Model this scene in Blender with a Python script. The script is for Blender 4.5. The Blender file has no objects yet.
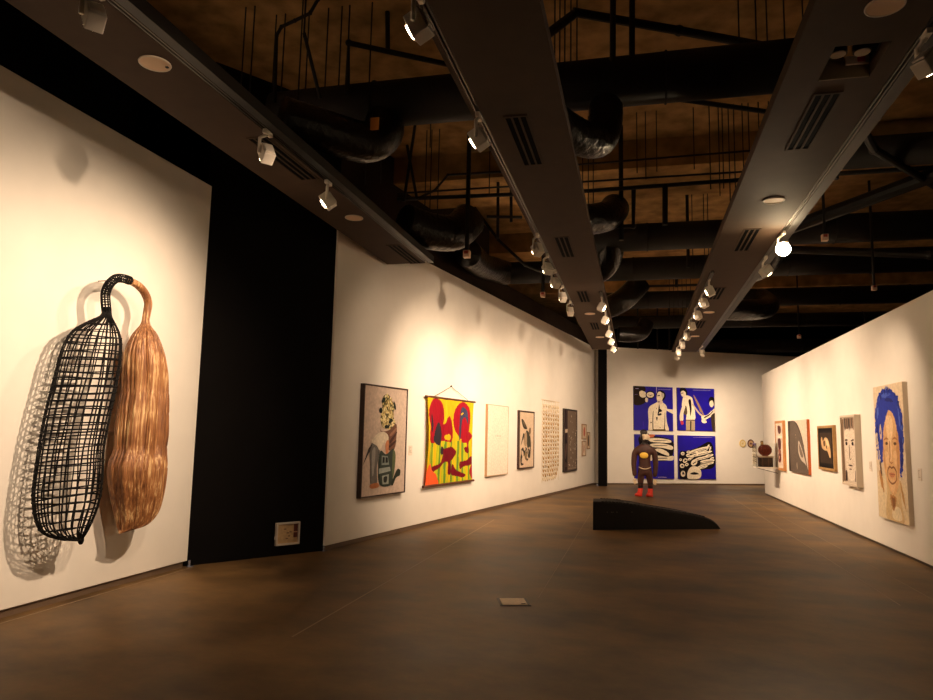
import bpy, bmesh, math, random
import numpy as np
from mathutils import Vector, Matrix, Quaternion
random.seed(7)
SC = bpy.context.scene
C = SC.collection
PI = math.pi

# ------------------------------------------------------------------ materials
def lin(c):
    return tuple(((x/255)/12.92 if x/255 <= .04045 else ((x/255+.055)/1.055)**2.4) for x in c)
_mats = {}
def mat(name, rgb, rough=.6, metal=0., var=.0, scale=8., bump=0., spec=.5, stretch=None, rgb2=None):
    if name in _mats: return _mats[name]
    m = bpy.data.materials.new(name); m.use_nodes = True
    nt = m.node_tree; b = nt.nodes['Principled BSDF']
    col = lin(rgb)
    b.inputs['Base Color'].default_value = (*col, 1)
    b.inputs['Roughness'].default_value = rough
    b.inputs['Metallic'].default_value = metal
    b.inputs['Specular IOR Level'].default_value = spec
    if var > 0 or bump > 0 or rgb2:
        tc = nt.nodes.new('ShaderNodeTexCoord'); mp = nt.nodes.new('ShaderNodeMapping')
        mp.inputs['Scale'].default_value = stretch or (1, 1, 1)
        nz = nt.nodes.new('ShaderNodeTexNoise'); nz.inputs['Scale'].default_value = scale; nz.inputs['Detail'].default_value = 6
        nt.links.new(tc.outputs['Object'], mp.inputs['Vector']); nt.links.new(mp.outputs['Vector'], nz.inputs['Vector'])
        if var > 0 or rgb2:
            r = nt.nodes.new('ShaderNodeValToRGB')
            c2 = lin(rgb2) if rgb2 else None
            r.color_ramp.elements[0].position = .32; r.color_ramp.elements[1].position = .68
            r.color_ramp.elements[0].color = (*(col if rgb2 else [x*(1-var) for x in col]), 1)
            r.color_ramp.elements[1].color = (*(c2 if rgb2 else [min(1, x*(1+var)) for x in col]), 1)
            nt.links.new(nz.outputs['Fac'], r.inputs['Fac']); nt.links.new(r.outputs['Color'], b.inputs['Base Color'])
        if bump > 0:
            bp = nt.nodes.new('ShaderNodeBump'); bp.inputs['Strength'].default_value = bump; bp.inputs['Distance'].default_value = .02
            nt.links.new(nz.outputs['Fac'], bp.inputs['Height']); nt.links.new(bp.outputs['Normal'], b.inputs['Normal'])
    _mats[name] = m
    return m
def emis(name, rgb, strength):
    if name in _mats: return _mats[name]
    m = bpy.data.materials.new(name); m.use_nodes = True
    b = m.node_tree.nodes['Principled BSDF']
    b.inputs['Base Color'].default_value = (.8, .8, .8, 1)
    b.inputs['Emission Color'].default_value = (*lin(rgb), 1); b.inputs['Emission Strength'].default_value = strength
    _mats[name] = m
    return m
def paint(rgb):
    return mat('paint_%d_%d_%d' % rgb, rgb, .6, 0, .12, 25., spec=.15)

# ------------------------------------------------------------------ mesh builder
class G:
    def __init__(s): s.bm = bmesh.new(); s.mi = 0
    def _f(s, vs):
        try:
            f = s.bm.faces.new(vs); f.material_index = s.mi; return f
        except ValueError: return None
    def box(s, c, d, R=None):
        vs = []
        for x in (-.5, .5):
            for y in (-.5, .5):
                for z in (-.5, .5):
                    v = Vector((x*d[0], y*d[1], z*d[2]))
                    if R: v = R @ v
                    vs.append(s.bm.verts.new(v + Vector(c)))
        for q in ((0,1,3,2),(4,6,7,5),(0,4,5,1),(2,3,7,6),(0,2,6,4),(1,5,7,3)): s._f([vs[i] for i in q])
        return s
    def bb(s, x0, x1, y0, y1, z0, z1):
        return s.box(((x0+x1)/2, (y0+y1)/2, (z0+z1)/2), (x1-x0, y1-y0, z1-z0))
    def tube(s, pts, r, n=8, cap=True, close=False, ell=None):
        pts = [Vector(p) for p in pts]; N = len(pts)
        rr = r if isinstance(r, (list, tuple)) else [r]*N
        rings = []; up = None
        for i, p in enumerate(pts):
            if close: t = pts[(i+1) % N]-pts[i-1]
            else: t = pts[min(i+1, N-1)]-pts[max(i-1, 0)]
            t = t.normalized() if t.length > 1e-9 else Vector((0,0,1))
            if up is None:
                up = Vector((0,0,1)) if abs(t.z) < .9 else Vector((1,0,0))
            a = t.cross(up)
            if a.length < 1e-6: a = t.cross(Vector((0,1,0)))
            a.normalize(); b = a.cross(t).normalized(); up = b
            rings.append([s.bm.verts.new(p + (a*math.cos(2*PI*k/n)+b*math.sin(2*PI*k/n))*rr[i]) for k in range(n)])
        M = N if close else N-1
        for i in range(M):
            A, B = rings[i], rings[(i+1) % N]
            for k in range(n): s._f([A[k], A[(k+1) % n], B[(k+1) % n], B[k]])
        if cap and not close:
            s._f(rings[0][::-1]); s._f(rings[-1])
        return s
    def cyl(s, p0, p1, r, n=16): return s.tube([p0, p1], r, n)
    def disc(s, c, r, h, n=28, axis='Z'):
        c = Vector(c); d = {'Z': Vector((0,0,1)), 'Y': Vector((0,1,0)), 'X': Vector((1,0,0))}[axis]
        return s.tube([c-d*h/2, c+d*h/2], r, n)
    def loft(s, rings, cap=True):
        R = [[s.bm.verts.new(p) for p in ring] for ring in rings]; n = len(R[0])
        for A, B in zip(R, R[1:]):
            for k in range(n): s._f([A[k], A[(k+1) % n], B[(k+1) % n], B[k]])
        if cap: s._f(R[0][::-1]); s._f(R[-1])
        return s
    def ell(s, c, r, nu=16, nv=10, R=None):
        rings = []
        for j in range(1, nv):
            th = PI*j/nv
            ring = []
            for k in range(nu):
                v = Vector((r[0]*math.sin(th)*math.cos(2*PI*k/nu), r[1]*math.sin(th)*math.sin(2*PI*k/nu), -r[2]*math.cos(th)))
                ring.append((R @ v if R else v)+Vector(c))
            rings.append(ring)
        return s.loft(rings)
    def flat(s, pts):            # polygon from 3D points
        return s._f([s.bm.verts.new(p) for p in pts])
    def prism(s, outline, y0, y1):   # outline in x,z
        a = [s.bm.verts.new((x, y0, z)) for x, z in outline]; b = [s.bm.verts.new((x, y1, z)) for x, z in outline]
        n = len(a)
        for k in range(n): s._f([a[k], a[(k+1) % n], b[(k+1) % n], b[k]])
        s._f(a[::-1]); s._f(b); return s

def obj(name, g, m, parent=None, smooth=False, loc=None, bevel=0, fixn=True):
    if fixn: bmesh.ops.recalc_face_normals(g.bm, faces=g.bm.faces)
    me = bpy.data.meshes.new(name); g.bm.to_mesh(me); g.bm.free()
    for x in (m if isinstance(m, (list, tuple)) else [m]): me.materials.append(x)
    if smooth:
        for p in me.polygons: p.use_smooth = True
    o = bpy.data.objects.new(name, me); C.objects.link(o)
    if parent: o.parent = parent
    if loc: o.location = loc
    if bevel:
        b = o.modifiers.new('bevel', 'BEVEL'); b.width = bevel; b.segments = 2; b.limit_method = 'ANGLE'
    return o
def tag(o, label, cat, group=None):
    o['label'] = label; o['category'] = cat
    if group: o['group'] = group
    return o
def thing(name, label, cat, loc, rz=0, group=None):
    o = bpy.data.objects.new(name, None); C.objects.link(o); o.empty_display_size = .1
    o.location = loc; o.rotation_euler = (0, 0, rz)
    return tag(o, label, cat, group)
def struct(name, g, m, **k):
    o = obj(name, g, m, **k); o['kind'] = 'structure'; return o

def crom(pts, n=5, closed=True):
    out = []; N = len(pts)
    rng = N if closed else N-1
    for i in range(rng):
        g = (lambda j: pts[j % N]) if closed else (lambda j: pts[max(0, min(N-1, j))])
        p0, p1, p2, p3 = (np.array(g(i+k), float) for k in (-1, 0, 1, 2))
        for k in range(n):
            t = k/n
            out.append(tuple(.5*((2*p1)+(-p0+p2)*t+(2*p0-5*p1+4*p2-p3)*t*t+(-p0+3*p1-3*p2+p3)*t**3)))
    if not closed: out.append(tuple(pts[-1]))
    return out
def elp(cx, cy, rx, ry, rot=0, n=22):
    r = math.radians(rot); c, s = math.cos(r), math.sin(r)
    return [(cx+rx*math.cos(2*PI*k/n)*c-ry*math.sin(2*PI*k/n)*s, cy+rx*math.cos(2*PI*k/n)*s+ry*math.sin(2*PI*k/n)*c) for k in range(n)]
S = lambda pts: ('s', pts)   # smooth outline
P = lambda pts: ('p', pts)   # straight outline

def picture(g, x0, x1, z0, z1, y, layers, slots):
    """painted face of a canvas: outlines laid over one another in one mesh"""
    for i, (col, shp) in enumerate(layers):
        if col not in slots: slots.append(col)
        g.mi = slots.index(col)
        pts = shp if not (isinstance(shp, tuple) and shp[0] in ('s', 'p')) else (crom(shp[1]) if shp[0] == 's' else shp[1])
        yy = y-min(.0006, .008/len(layers))*(i+1)
        g.flat([(x0+(x1-x0)*min(1, max(0, u)), yy, z0+(z1-z0)*min(1, max(0, v))) for u, v in pts])
FULL = P([(0,0),(1,0),(1,1),(0,1)])

# ------------------------------------------------------------------ camera
F = 700.
def c3(u, v): return np.array([(u-466.5)/F, 1., -(v-350.)/F])
yd = c3(637, 437); yd /= np.linalg.norm(yd)
up = np.cross(c3(1637, 458), yd); up /= np.linalg.norm(up)
if up[2] < 0: up = -up
xd = np.cross(yd, up)
MW = np.array([xd, yd, up])
cd = bpy.data.cameras.new('camera'); cam = bpy.data.objects.new('camera', cd); C.objects.link(cam)
cd.sensor_width = 36; cd.lens = F/933*36; cd.clip_start = .05; cd.clip_end = 200
rt, fw, uu = MW[:, 0], MW[:, 1], MW[:, 2]
cam.matrix_world = Matrix(((rt[0], uu[0], -fw[0], 0), (rt[1], uu[1], -fw[1], 0), (rt[2], uu[2], -fw[2], 1.6), (0, 0, 0, 1)))
SC.camera = cam

# ------------------------------------------------------------------ setting
WHITE = mat('wall_white', (236, 231, 222), .75, 0, .02, 3., spec=.2)
BLACK = mat('wall_black', (13, 11, 11), .9, 0, .1, 3., spec=.1)
DARK = mat('soffit_paint', (68, 52, 39), .8, 0, .06, 6., spec=.2)
UPPER = mat('upper_wall_paint', (52, 42, 36), .9, 0, .1, 3., spec=.1)
SKIRT = mat('skirting_shade', (104, 84, 66), .6)  # brown grey includes the shade of the recess below the wall
SLAB = mat('slab_concrete', (172, 136, 88), .9, 0, .34, 3.4, .5, spec=.1)
DUCT = mat('duct_black', (24, 19, 16), .7, 0, .3, 5., .2)
PIPE = mat('pipe_black', (17, 15, 14), .6)
FLEX = mat('flex_black', (22, 19, 17), .28, .2, .3, 14., .9)
METAL = mat('track_metal', (70, 62, 54), .35, .7)
LIP = mat('track_lip', (24, 19, 15), .5, .1)
CREAM = mat('lamp_white', (226, 216, 202), .45)

def floor_mat():
    m = bpy.data.materials.new('polished_concrete'); m.use_nodes = True; nt = m.node_tree; b = nt.nodes['Principled BSDF']
    N = nt.nodes.new; L = nt.links.new
    tc = N('ShaderNodeTexCoord')
    mp = N('ShaderNodeMapping'); mp.inputs['Scale'].default_value = (.7, .95, 1); mp.inputs['Rotation'].default_value = (0, 0, .5)
    n1 = N('ShaderNodeTexNoise'); n1.inputs['Scale'].default_value = 1.1; n1.inputs['Detail'].default_value = 9; n1.inputs['Roughness'].default_value = .62
    n2 = N('ShaderNodeTexNoise'); n2.inputs['Scale'].default_value = 30; n2.inputs['Detail'].default_value = 5
    L(tc.outputs['Object'], mp.inputs['Vector']); L(mp.outputs['Vector'], n1.inputs['Vector']); L(tc.outputs['Object'], n2.inputs['Vector'])
    r = N('ShaderNodeValToRGB'); r.color_ramp.elements[0].position = .34; r.color_ramp.elements[1].position = .68
    r.color_ramp.elements[0].color = (*lin((76, 57, 35)), 1); r.color_ramp.elements[1].color = (*lin((144, 112, 71)), 1)
    L(n1.outputs['Fac'], r.inputs['Fac'])
    mx = N('ShaderNodeMixRGB'); mx.blend_type = 'MULTIPLY'; mx.inputs['Fac'].default_value = .25
    L(r.outputs['Color'], mx.inputs['Color1']); L(n2.outputs['Color'], mx.inputs['Color2'])
    L(mx.outputs['Color'], b.inputs['Base Color'])
    rr = N('ShaderNodeMapRange'); rr.inputs['To Min'].default_value = .42; rr.inputs['To Max'].default_value = .62
    L(n1.outputs['Fac'], rr.inputs['Value']); L(rr.outputs['Result'], b.inputs['Roughness'])
    bp = N('ShaderNodeBump'); bp.inputs['Strength'].default_value = .06; L(n2.outputs['Fac'], bp.inputs['Height']); L(bp.outputs['Normal'], b.inputs['Normal'])
    b.inputs['Specular IOR Level'].default_value = .35
    return m
FLOOR = floor_mat()
JOINT_HIGHLIGHT = mat('joint_and_highlight', (150, 130, 106), .6)
g = G(); g.bb(-9, 10, -5, 31, -.2, 0)
fl = struct('floor', g, FLOOR)
def joint_or_highlight(name, a, b, w=.014):
    g = G(); a = Vector((*a, 0)); b = Vector((*b, 0)); d = (b-a).normalized(); n = Vector((-d.y, d.x, 0))*w/2
    g.loft([[a-n+Vector((0,0,-.01)), a+n+Vector((0,0,-.01)), a+n+Vector((0,0,.0012)), a-n+Vector((0,0,.0012))],
            [b-n+Vector((0,0,-.01)), b+n+Vector((0,0,-.01)), b+n+Vector((0,0,.0012)), b-n+Vector((0,0,.0012))]])
    struct(name, g, JOINT_HIGHLIGHT)
joint_or_highlight('trim_1', (-2.62, 5.2), (-2.62, 13.2)); joint_or_highlight('trim_2', (-.96, 7.15), (-.95, 20), .006); joint_or_highlight('trim_3', (2.52, 8), (2.52, 21), .008)
joint_or_highlight('trim_4', (2.95, 7), (2.95, 21), .006); joint_or_highlight('trim_highlight', (-5.0, 0), (-5.0, 7.3), .01)  # last line paints the thin highlight along the left baseboard edge

W1a, W1b = Vector((-5.18, -4)), Vector((-5.066, 7.345))
W1a = Vector((-5.105-.0161*8.92, -4))
W2a, W2b = Vector((-4.071, 8.902)), Vector((-1.322, 24.321))
Ba, Bb = Vector((-.954, 24.224)), Vector((4.382, 26.909))
def fr(a, b):
    e = (b-a).normalized(); return e, Vector((e.y, -e.x)), math.atan2(e.y, e.x)
def wallbox(a, b, z0, z1, t, off=0, ext0=0, ext1=0):
    e, n, _ = fr(a, b); a = a-e*ext0; b = b+e*ext1
    g = G(); p = [a+n*off, b+n*off, b+n*(off-t), a+n*(off-t)]
    g.loft([[Vector((q.x, q.y, z0)) for q in p], [Vector((q.x, q.y, z1)) for q in p]])
    return g
struct('wall_left', wallbox(W1a, W1b, .07, 4.56, .14), WHITE, bevel=.008)
struct('baseboard_left', wallbox(W1a, W1b, 0, .07, .1, -.03, 0, -.04), SKIRT)
Ka, Kb = Vector((-5.13, 7.36)), Vector((-4.085, 8.93))
struct('wall_recess', wallbox(Ka, Kb, 0, 6.2, .15), BLACK)
struct('wall_left_far', wallbox(W2a, W2b, .065, 4.6, .15), WHITE, bevel=.006)
struct('baseboard_left_far', wallbox(W2a, W2b, 0, .065, .1, -.02, -.02, 0), SKIRT)
struct('wall_left_upper', wallbox(W2a, W2b, 4.6, 5.15, .15, -.22, 0, 1), UPPER)
struct('wall_left_upper_near', wallbox(W2a, W2a+(W2b-W2a).normalized()*6.2, 5.15, 6.2, .15, -.22), UPPER)
g = G(); g.bb(-6.2, -6.05, -5, 9, 0, 6.2); struct('wall_left_outer', g, BLACK)
g = G(); g.bb(-9, -5.0, 8.95, 9.1, 0, 6.2); struct('wall_left_return', g, BLACK)
g = G(); g.bb(-8.6, -8.45, 9, 31, 0, 6.2); struct('wall_left_distant', g, BLACK)
struct('wall_back', wallbox(Ba, Bb, .05, 4.64, .15, 0, .6, 5.2), WHITE)
struct('baseboard_back', wallbox(Ba, Bb, 0, .05, .1, -.02, .6, 5.2), SKIRT)
g = G(); g.bb(-9, 10, 30, 30.2, 0, 6.2); struct('wall_distant', g, BLACK)
g = G(); g.bb(9.2, 9.4, -5, 30, 0, 6.2); struct('wall_right_outer', g, BLACK)
g = G(); g.bb(-9, 10, -5.2, -5, 0, 6.2); struct('wall_front', g, mat('wall_front_paint', (60, 54, 48), .9))
g = G(); g.bb(3.66, 3.84, 4.0, 22.5, .04, 3.53); struct('wall_right', g, WHITE, bevel=.006)
g = G(); g.bb(3.68, 3.8, 4.0, 22.48, 0, .04); struct('baseboard_right', g, mat('skirting_dark', (70, 56, 44), .6))
g = G(); g.bb(-1.235, -.955, 23.42, 23.7, 0, 6.2); struct('column', g, BLACK)
g = G(); g.bb(-9, 10, -5, 31, 6.2, 6.4)
struct('ceiling', g, SLAB)
for y in (10.77, 15.5, 20.24):
    g = G(); g.bb(-8.4, 9.2, y, y+1.4, 5.75, 6.2); struct('ceiling_beam', g, SLAB)

# suspended ceiling panels
g = G(); g.bb(-3.78, -3.16, -4.5, 10.12, 4.2, 4.3); g.mi = 1; g.bb(-3.10, -3.02, -4.5, 10.12, 4.2, 4.3); g.bb(-3.17, -3.09, -4.5, 10.12, 4.235, 4.3)
struct('ceiling_left', g, [DARK, LIP])
g = G(); g.bb(-1.215, -.55, -4.5, 21.35, 4.2, 4.3); g.bb(-1.30, -1.265, -4.5, 14.04, 4.2, 4.3); g.bb(-1.27, -1.21, -4.5, 14.04, 4.235, 4.3); g.bb(-1.30, -1.21, 14.04, 21.35, 4.2, 4.3)
struct('ceiling_middle', g, DARK)
HX0, HX1, HY0, HY1 = 1.30, 1.64, 4.82, 5.29
g = G(); g.bb(1.055, HX0, -4.5, 22.15, 4.2, 4.3); g.bb(HX1, 1.78, -4.5, 22.15, 4.2, 4.3); g.bb(HX0, HX1, -4.5, HY0, 4.2, 4.3); g.bb(HX0, HX1, HY1, 22.15, 4.2, 4.3)
g.mi = 1; g.bb(1.775, 1.845, -4.5, 22.15, 4.235, 4.3); g.bb(1.84, 1.94, -4.5, 22.15, 4.2, 4.3)
struct('ceiling_right', g, [DARK, LIP])

# ------------------------------------------------------------------ ceiling fittings
TG = 'lighting tracks under the ceiling panels'
for x, y0, y1, zz, lab in ((-3.13, -4, 10.05, 4.218, 'dark lighting track slotted along the right edge of the left ceiling panel'),
                       (-1.24, -4, 14.0, 4.218, 'thin metal lighting track along the left edge of the middle ceiling panel'),
                       (-.62, 12.6, 21.3, 4.185, 'dark lighting track along the right edge of the middle ceiling panel, far half'),
                       (1.81, -4, 22.1, 4.218, 'shiny metal lighting track along the right edge of the right ceiling panel'),
                       (1.17, 11.3, 22.1, 4.185, 'dark lighting track along the left edge of the right ceiling panel, far half')):
    g = G(); g.bb(x-.022, x-.008, y0, y1, zz-.018, zz+.018); g.bb(x+.008, x+.022, y0, y1, zz-.018, zz+.018); g.bb(x-.01, x+.01, y0, y1, zz+.006, zz+.018)
    tag(obj('lighting_track', g, METAL), lab, 'lighting track', TG)

ORD = ['first', 'second', 'third', 'fourth', 'fifth', 'sixth', 'seventh', 'eighth', 'ninth', 'tenth']
WARM = (1., .72, .485)
def lamp(x, y, target, power, lab, size=58, blend=.9, on=True, glow=18, dz=0., side=1, zt=4.2, lr=.045):
    r = thing('track_spotlight', lab, 'spotlight', (x, y, zt), 0, 'white track spotlights')
    g = G(); g.bb(-.018, .018, -.06, .06, -.04, .0); obj('adapter', g, CREAM, r, bevel=.004)
    hc = Vector((0, 0, -.215+dz))
    T = Vector(target)-(Vector((x, y, zt))+hc)
    q = T.to_track_quat('-Y', 'Z'); R = q.to_matrix()
    sd = R @ Vector((.068*side, 0, 0))
    g = G(); g.tube([(0, 0, -.03), (sd.x*.4, sd.y*.4, -.05), (sd.x, sd.y, -.08), hc+sd], .015, 8); obj('arm', g, CREAM, r, smooth=True)
    g = G(); g.box((0, .005, 0), (.105, .11, .165)); g.bb(-.042, .042, .06, .075, -.06, .06)
    h = obj('head', g, CREAM, r, bevel=.01); h.location = hc; h.rotation_euler = q.to_euler()
    g = G(); g.disc((0, -.056, 0), lr, .012, 28, 'Y')
    obj('lens', g, emis('lens_glow_%d' % glow, (255, 226, 180), glow) if on else mat('lens_off', (60, 52, 44), .2), h)
    if on and power > 0:
        L = bpy.data.lights.new('lamp_light', 'SPOT'); L.energy = power; L.spot_size = math.radians(size); L.spot_blend = blend
        L.color = WARM; L.shadow_soft_size = .035
        lo = bpy.data.objects.new('lamp_light', L); C.objects.link(lo); lo.parent = h; lo.location = (0, -.10, 0); lo.rotation_euler = (-PI/2, 0, 0)
    return r
K = 1.0
# left panel
lamp(-3.13, 3.27, (-5.1, 4.7, 1.9), 25*K, 'white spotlight nearest the camera, top left edge of the photo', 80, dz=.03)
lamp(-3.13, 5.29, (-5.1, 6.9, 2.0), 25*K, 'white spotlight over the slotted air diffuser of the left ceiling panel', 80)
lamp(-3.13, 6.54, (-5.1, 5.9, 2.4), 60*K, 'white spotlight with lit lens just before the far disc of the left panel', 95, blend=1)
# middle panel, left track
for i, (y, tgt, pw) in enumerate(((3.70, (-5.08, 4.3, 2.1), 270), (5.33, (-5.08, 5.8, 1.75), 450), (8.83, (-3.7, 11.0, 2.2), 80), (9.9, (-3.5, 12.2, 1.6), 240),
                                  (10.88, (-3.35, 13.0, 1.2), 200), (12.05, (-3.0, 15.2, 1.1), 170), (13.5, (-2.65, 17.4, 1.1), 140))):
    lamp(-1.24, y, tgt, pw*K, ORD[i]+' white spotlight from the near end along the left edge of the middle ceiling panel', 76 if i < 2 else 84, blend=1.)
# middle panel, right track
for i, (y, tgt, pw) in enumerate(((13.06, (3.66, 13.0, 1.7), 300), (14.6, (3.66, 14.6, 1.7), 500), (16.6, (3.66, 17.2, 1.6), 560), (18.0, (3.66, 19.4, 1.6), 540), (19.6, (3.66, 21.2, 1.6), 260))):
    lamp(-.62, y, tgt, pw*K, (ORD[i]+' white spotlight from the near end along the right edge of the middle ceiling panel'), 74, blend=1., glow=40 if i == 0 else 14)
# right panel, right track
lamp(1.81, 4.75, (3.66, 6.0, 1.7), 40*K, 'white spotlight with bright lens cut off by the right edge of the photo', 60)
lamp(1.81, 9.25, (-1.2, 1.6, .8), 90*K, 'glaring lit spotlight under the right ceiling panel shining towards the camera', 70, glow=160, side=-1, lr=.085)  # lens disc enlarged to stand in for the round glow
lamp(1.81, 10.5, (3.66, 11.6, 1.6), 130*K, 'white spotlight with its back turned just beyond the glaring one on the right ceiling panel', 74, blend=1.)
lamp(1.81, 20.6, (3.9, 26.5, 1.6), 420*K, 'farthest white spotlight on the right edge of the right ceiling panel', 56, blend=1.)
# right panel, left track
for i, (y, tgt, pw) in enumerate(((11.83, (-3.3, 12.8, 2.0), 420), (12.9, (-2.8, 15.4, 2.0), 420), (14.2, (-2.4, 18.0, 1.9), 400), (15.6, (-2.0, 20.4, 1.9), 360), (17.2, (-1.6, 22.4, 1.9), 240), (18.8, (.9, 25.0, 1.7), 420), (20.4, (2.6, 26.0, 1.6), 460), (21.6, (4.0, 26.7, 1.6), 460))):
    lamp(1.17, y, tgt, pw*K, ORD[i]+' white spotlight from the near end along the left edge of the right ceiling panel', 74 if i < 5 else 54, blend=1., glow=22)

# disc speakers
GR = mat('speaker_white', (214, 196, 176), .6)
for x, y, lab in ((-3.35, 4.085, 'pale round ceiling disc nearest the camera on the left ceiling panel'), (-3.35, 7.76, 'pale round ceiling disc at the far half of the left ceiling panel'),
                  (1.464, 4.386, 'large pale round ceiling disc at the top edge of the photo on the right panel'), (1.473, 7.964, 'pale round ceiling disc just before the glaring lamp on the right panel'),
                  (1.468, 15.06, 'pale round ceiling disc third along the right ceiling panel'), (1.464, 18.63, 'pale round ceiling disc farthest along the right ceiling panel'),
                  (-.956, 14.96, 'pale round ceiling disc beside the bright lamp on the middle panel'), (-.93, 18.6, 'pale round ceiling disc farthest along the middle ceiling panel')):
    r = thing('ceiling_speaker', lab, 'ceiling speaker', (x, y, 4.2), 0, 'round ceiling speakers')
    g = G(); g.tube([(.105*math.cos(a*PI/18), .105*math.sin(a*PI/18), -.006) for a in range(36)], .007, 8, close=True); obj('rim', g, GR, r, smooth=True)
    g = G(); g.disc((0, 0, -.004), .102, .008, 36); obj('grille', g, mat('speaker_grille', (222, 190, 158), .7, 0, .04, 300.), r)
    if y < 4.2 and x < 0:
        g = G(); g.box((.06, .055, -.01), (.02, .02, .008)); obj('badge', g, PIPE, r)
# linear diffusers
SLOT = mat('slot_black', (3, 3, 3), .9, spec=.05)
for x, ys in ((-3.3, (5.4, 9.05)), (-.955, (5.43, 9.03, 12.57, 16.2)), (1.42, (5.5, 9.06, 12.6, 16.2))):
    pn = {-3.3: 'left', -.955: 'middle', 1.42: 'right'}[x]
    for i, y in enumerate(ys):
        r = thing('air_diffuser', '%s slotted air diffuser from the near end of the %s ceiling panel' % (ORD[i], pn), 'air diffuser', (x, y, 4.2), 0, 'slotted air diffusers')
        g = G()
        for xa, xb, ya, yb in ((-.1, -.085, 0, 1.04), (.085, .1, 0, 1.04), (-.1, .1, -.02, 0), (-.1, .1, 1.04, 1.06), (-.04, -.022, 0, 1.04), (.022, .04, 0, 1.04)): g.bb(xa, xb, ya, yb, -.008, .0)
        obj('frame', g, DARK, r)
        for sx in (-.0625, 0, .0625):
            g = G(); g.bb(sx-.0215, sx+.0215, .0, 1.04, -.003, .0); obj('slot', g, SLOT, r)
# twin emergency light in the cut-out of the right panel
r = thing('emergency_light', 'twin-lamp fitting with a small red tag in the cut-out of the right ceiling panel', 'emergency light', (1.47, 5.05, 4.2))
g = G(); g.bb(-.165, .165, -.225, .235, .25, .27); g.bb(-.17, -.16, -.23, .24, .1, .26); g.bb(.16, .17, -.23, .24, .1, .26); g.bb(-.17, .17, -.235, -.225, .1, .26); obj('housing', g, PIPE, r)
g = G(); g.bb(-.165, .165, .225, .236, .0, .15); obj('reveal', g, mat('reveal_paint', (150, 128, 100), .7), r)
for sx in (-.08, .075):
    g = G(); g.disc((sx, .05, .12), .06, .05, 24); l = obj('lamp_ring', g, mat('ring_black', (22, 20, 20), .4), r)
    g = G(); g.disc((sx, .05, .092), .05, .008, 24); obj('reflector', g, mat('reflector_white', (230, 214, 196), .4), l)
g = G(); g.box((.075, .17, .1), (.15, .02, .06)); pl = obj('bracket', g, mat('bracket_white', (205, 176, 160), .5), r)
g = G(); g.box((.1, .158, .1), (.05, .006, .035)); obj('red_tag', g, mat('tag_red', (215, 50, 45), .5), pl)

# ducts, pipes, rods above
DG = 'black air ducts above the panels'
for i, (y, z, x0, x1, r_) in enumerate(((6.75, 5.1, -3.9, 1.7, .24), (12.4, 5.1, -1.0, 8.5, .24), (14.8, 5.1, -2.75, 8.5, .24), (18.3, 5.1, -.9, 8.5, .22), (21.9, 5.1, -.9, 8.5, .2), (26.8, 4.95, -1.5, 8, .24), (9.6, 5.3, 2.6, 9, .2))):
    lab = ['thick black round duct crossing nearest overhead, from left panel to right panel', 'black round duct crossing second overhead between the middle and right panels', 'black round duct crossing third overhead, pale on its underside',
           'black round duct crossing fourth overhead', 'thin-looking black duct crossing fifth overhead', 'dark duct crossing farthest back above the back wall', 'dark duct above the right wall beside the right ceiling panel'][i]
    rt_ = thing('air_duct', lab, 'duct', (x0, y, z), 0, DG)
    g = G(); g.cyl((0, 0, 0), (x1-x0, 0, 0), r_, 28); obj('duct_body', g, DUCT, rt_, smooth=True)
    k = 1.2
    while k < x1-x0-.3:
        g = G(); g.tube([(k, (r_+.004)*math.cos(a*PI/14), (r_+.004)*math.sin(a*PI/14)) for a in range(28)], .012, 6, close=True); k += 1.5
        obj('seam_band', g, DUCT, rt_)
def flex(pts, r0, lab):
    pp = crom(pts, 14, False); n = len(pp)
    p0 = Vector(pp[0])
    rr = [r0*(1+.012*math.cos(i*2.3)) for i in range(n)]
    g = G(); g.tube([Vector(p)-p0 for p in pp], rr, 20)
    o = obj('flexible_duct', g, FLEX, smooth=True, loc=p0); tag(o, lab, 'flexible duct', 'black flexible duct bends')
flex([(-.28, 6.75, 5.0), (-.28, 6.76, 4.72), (-.34, 6.7, 4.5), (-.5, 6.45, 4.42), (-.72, 6.1, 4.45), (-.85, 5.95, 4.6)], .17, 'shiny black flexible duct bending down to the middle ceiling panel, nearest one')
flex([(-2.62, 6.75, 4.98), (-2.6, 6.7, 4.75), (-2.75, 6.55, 4.6), (-3.05, 6.2, 4.6), (-3.35, 5.9, 4.62)], .21, 'black flexible duct bending down to the left ceiling panel, with a small orange tag')
flex([(-.3, 10.4, 5.0), (-.36, 10.2, 4.85), (-.5, 9.95, 4.72), (-.75, 9.7, 4.62), (-.95, 9.5, 4.5)], .22, 'rounded black flexible duct second beside the middle ceiling panel')
flex([(-.4, 12.4, 5.05), (-.45, 12.6, 4.85), (-.58, 12.8, 4.68), (-.9, 13.0, 4.55)], .23, 'black flexible duct third along the right side of the middle panel')
flex([(.1, 16.6, 5.2), (-.1, 16.5, 4.95), (-.3, 16.4, 4.75), (-.6, 16.4, 4.6), (-.9, 16.4, 4.55)], .26, 'black flexible duct fourth along the right side of the middle panel')
flex([(.3, 20.6, 4.9), (.15, 20.5, 4.6), (-.1, 20.3, 4.5), (-.5, 20.2, 4.5)], .22, 'black flexible duct farthest along the right side of the middle panel')
flex([(-2.6, 10.6, 5.0), (-2.75, 10.3, 4.72), (-3.05, 9.95, 4.65), (-3.35, 9.6, 4.7)], .28, 'large black flexible duct at the far end of the left ceiling panel')
flex([(-2.75, 14.8, 5.1), (-2.95, 14.4, 5.1), (-3.05, 13.6, 5.0), (-3.05, 12.4, 4.95)], .26, 'dark flexible duct joining the crossing duct above the far left wall')
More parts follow.
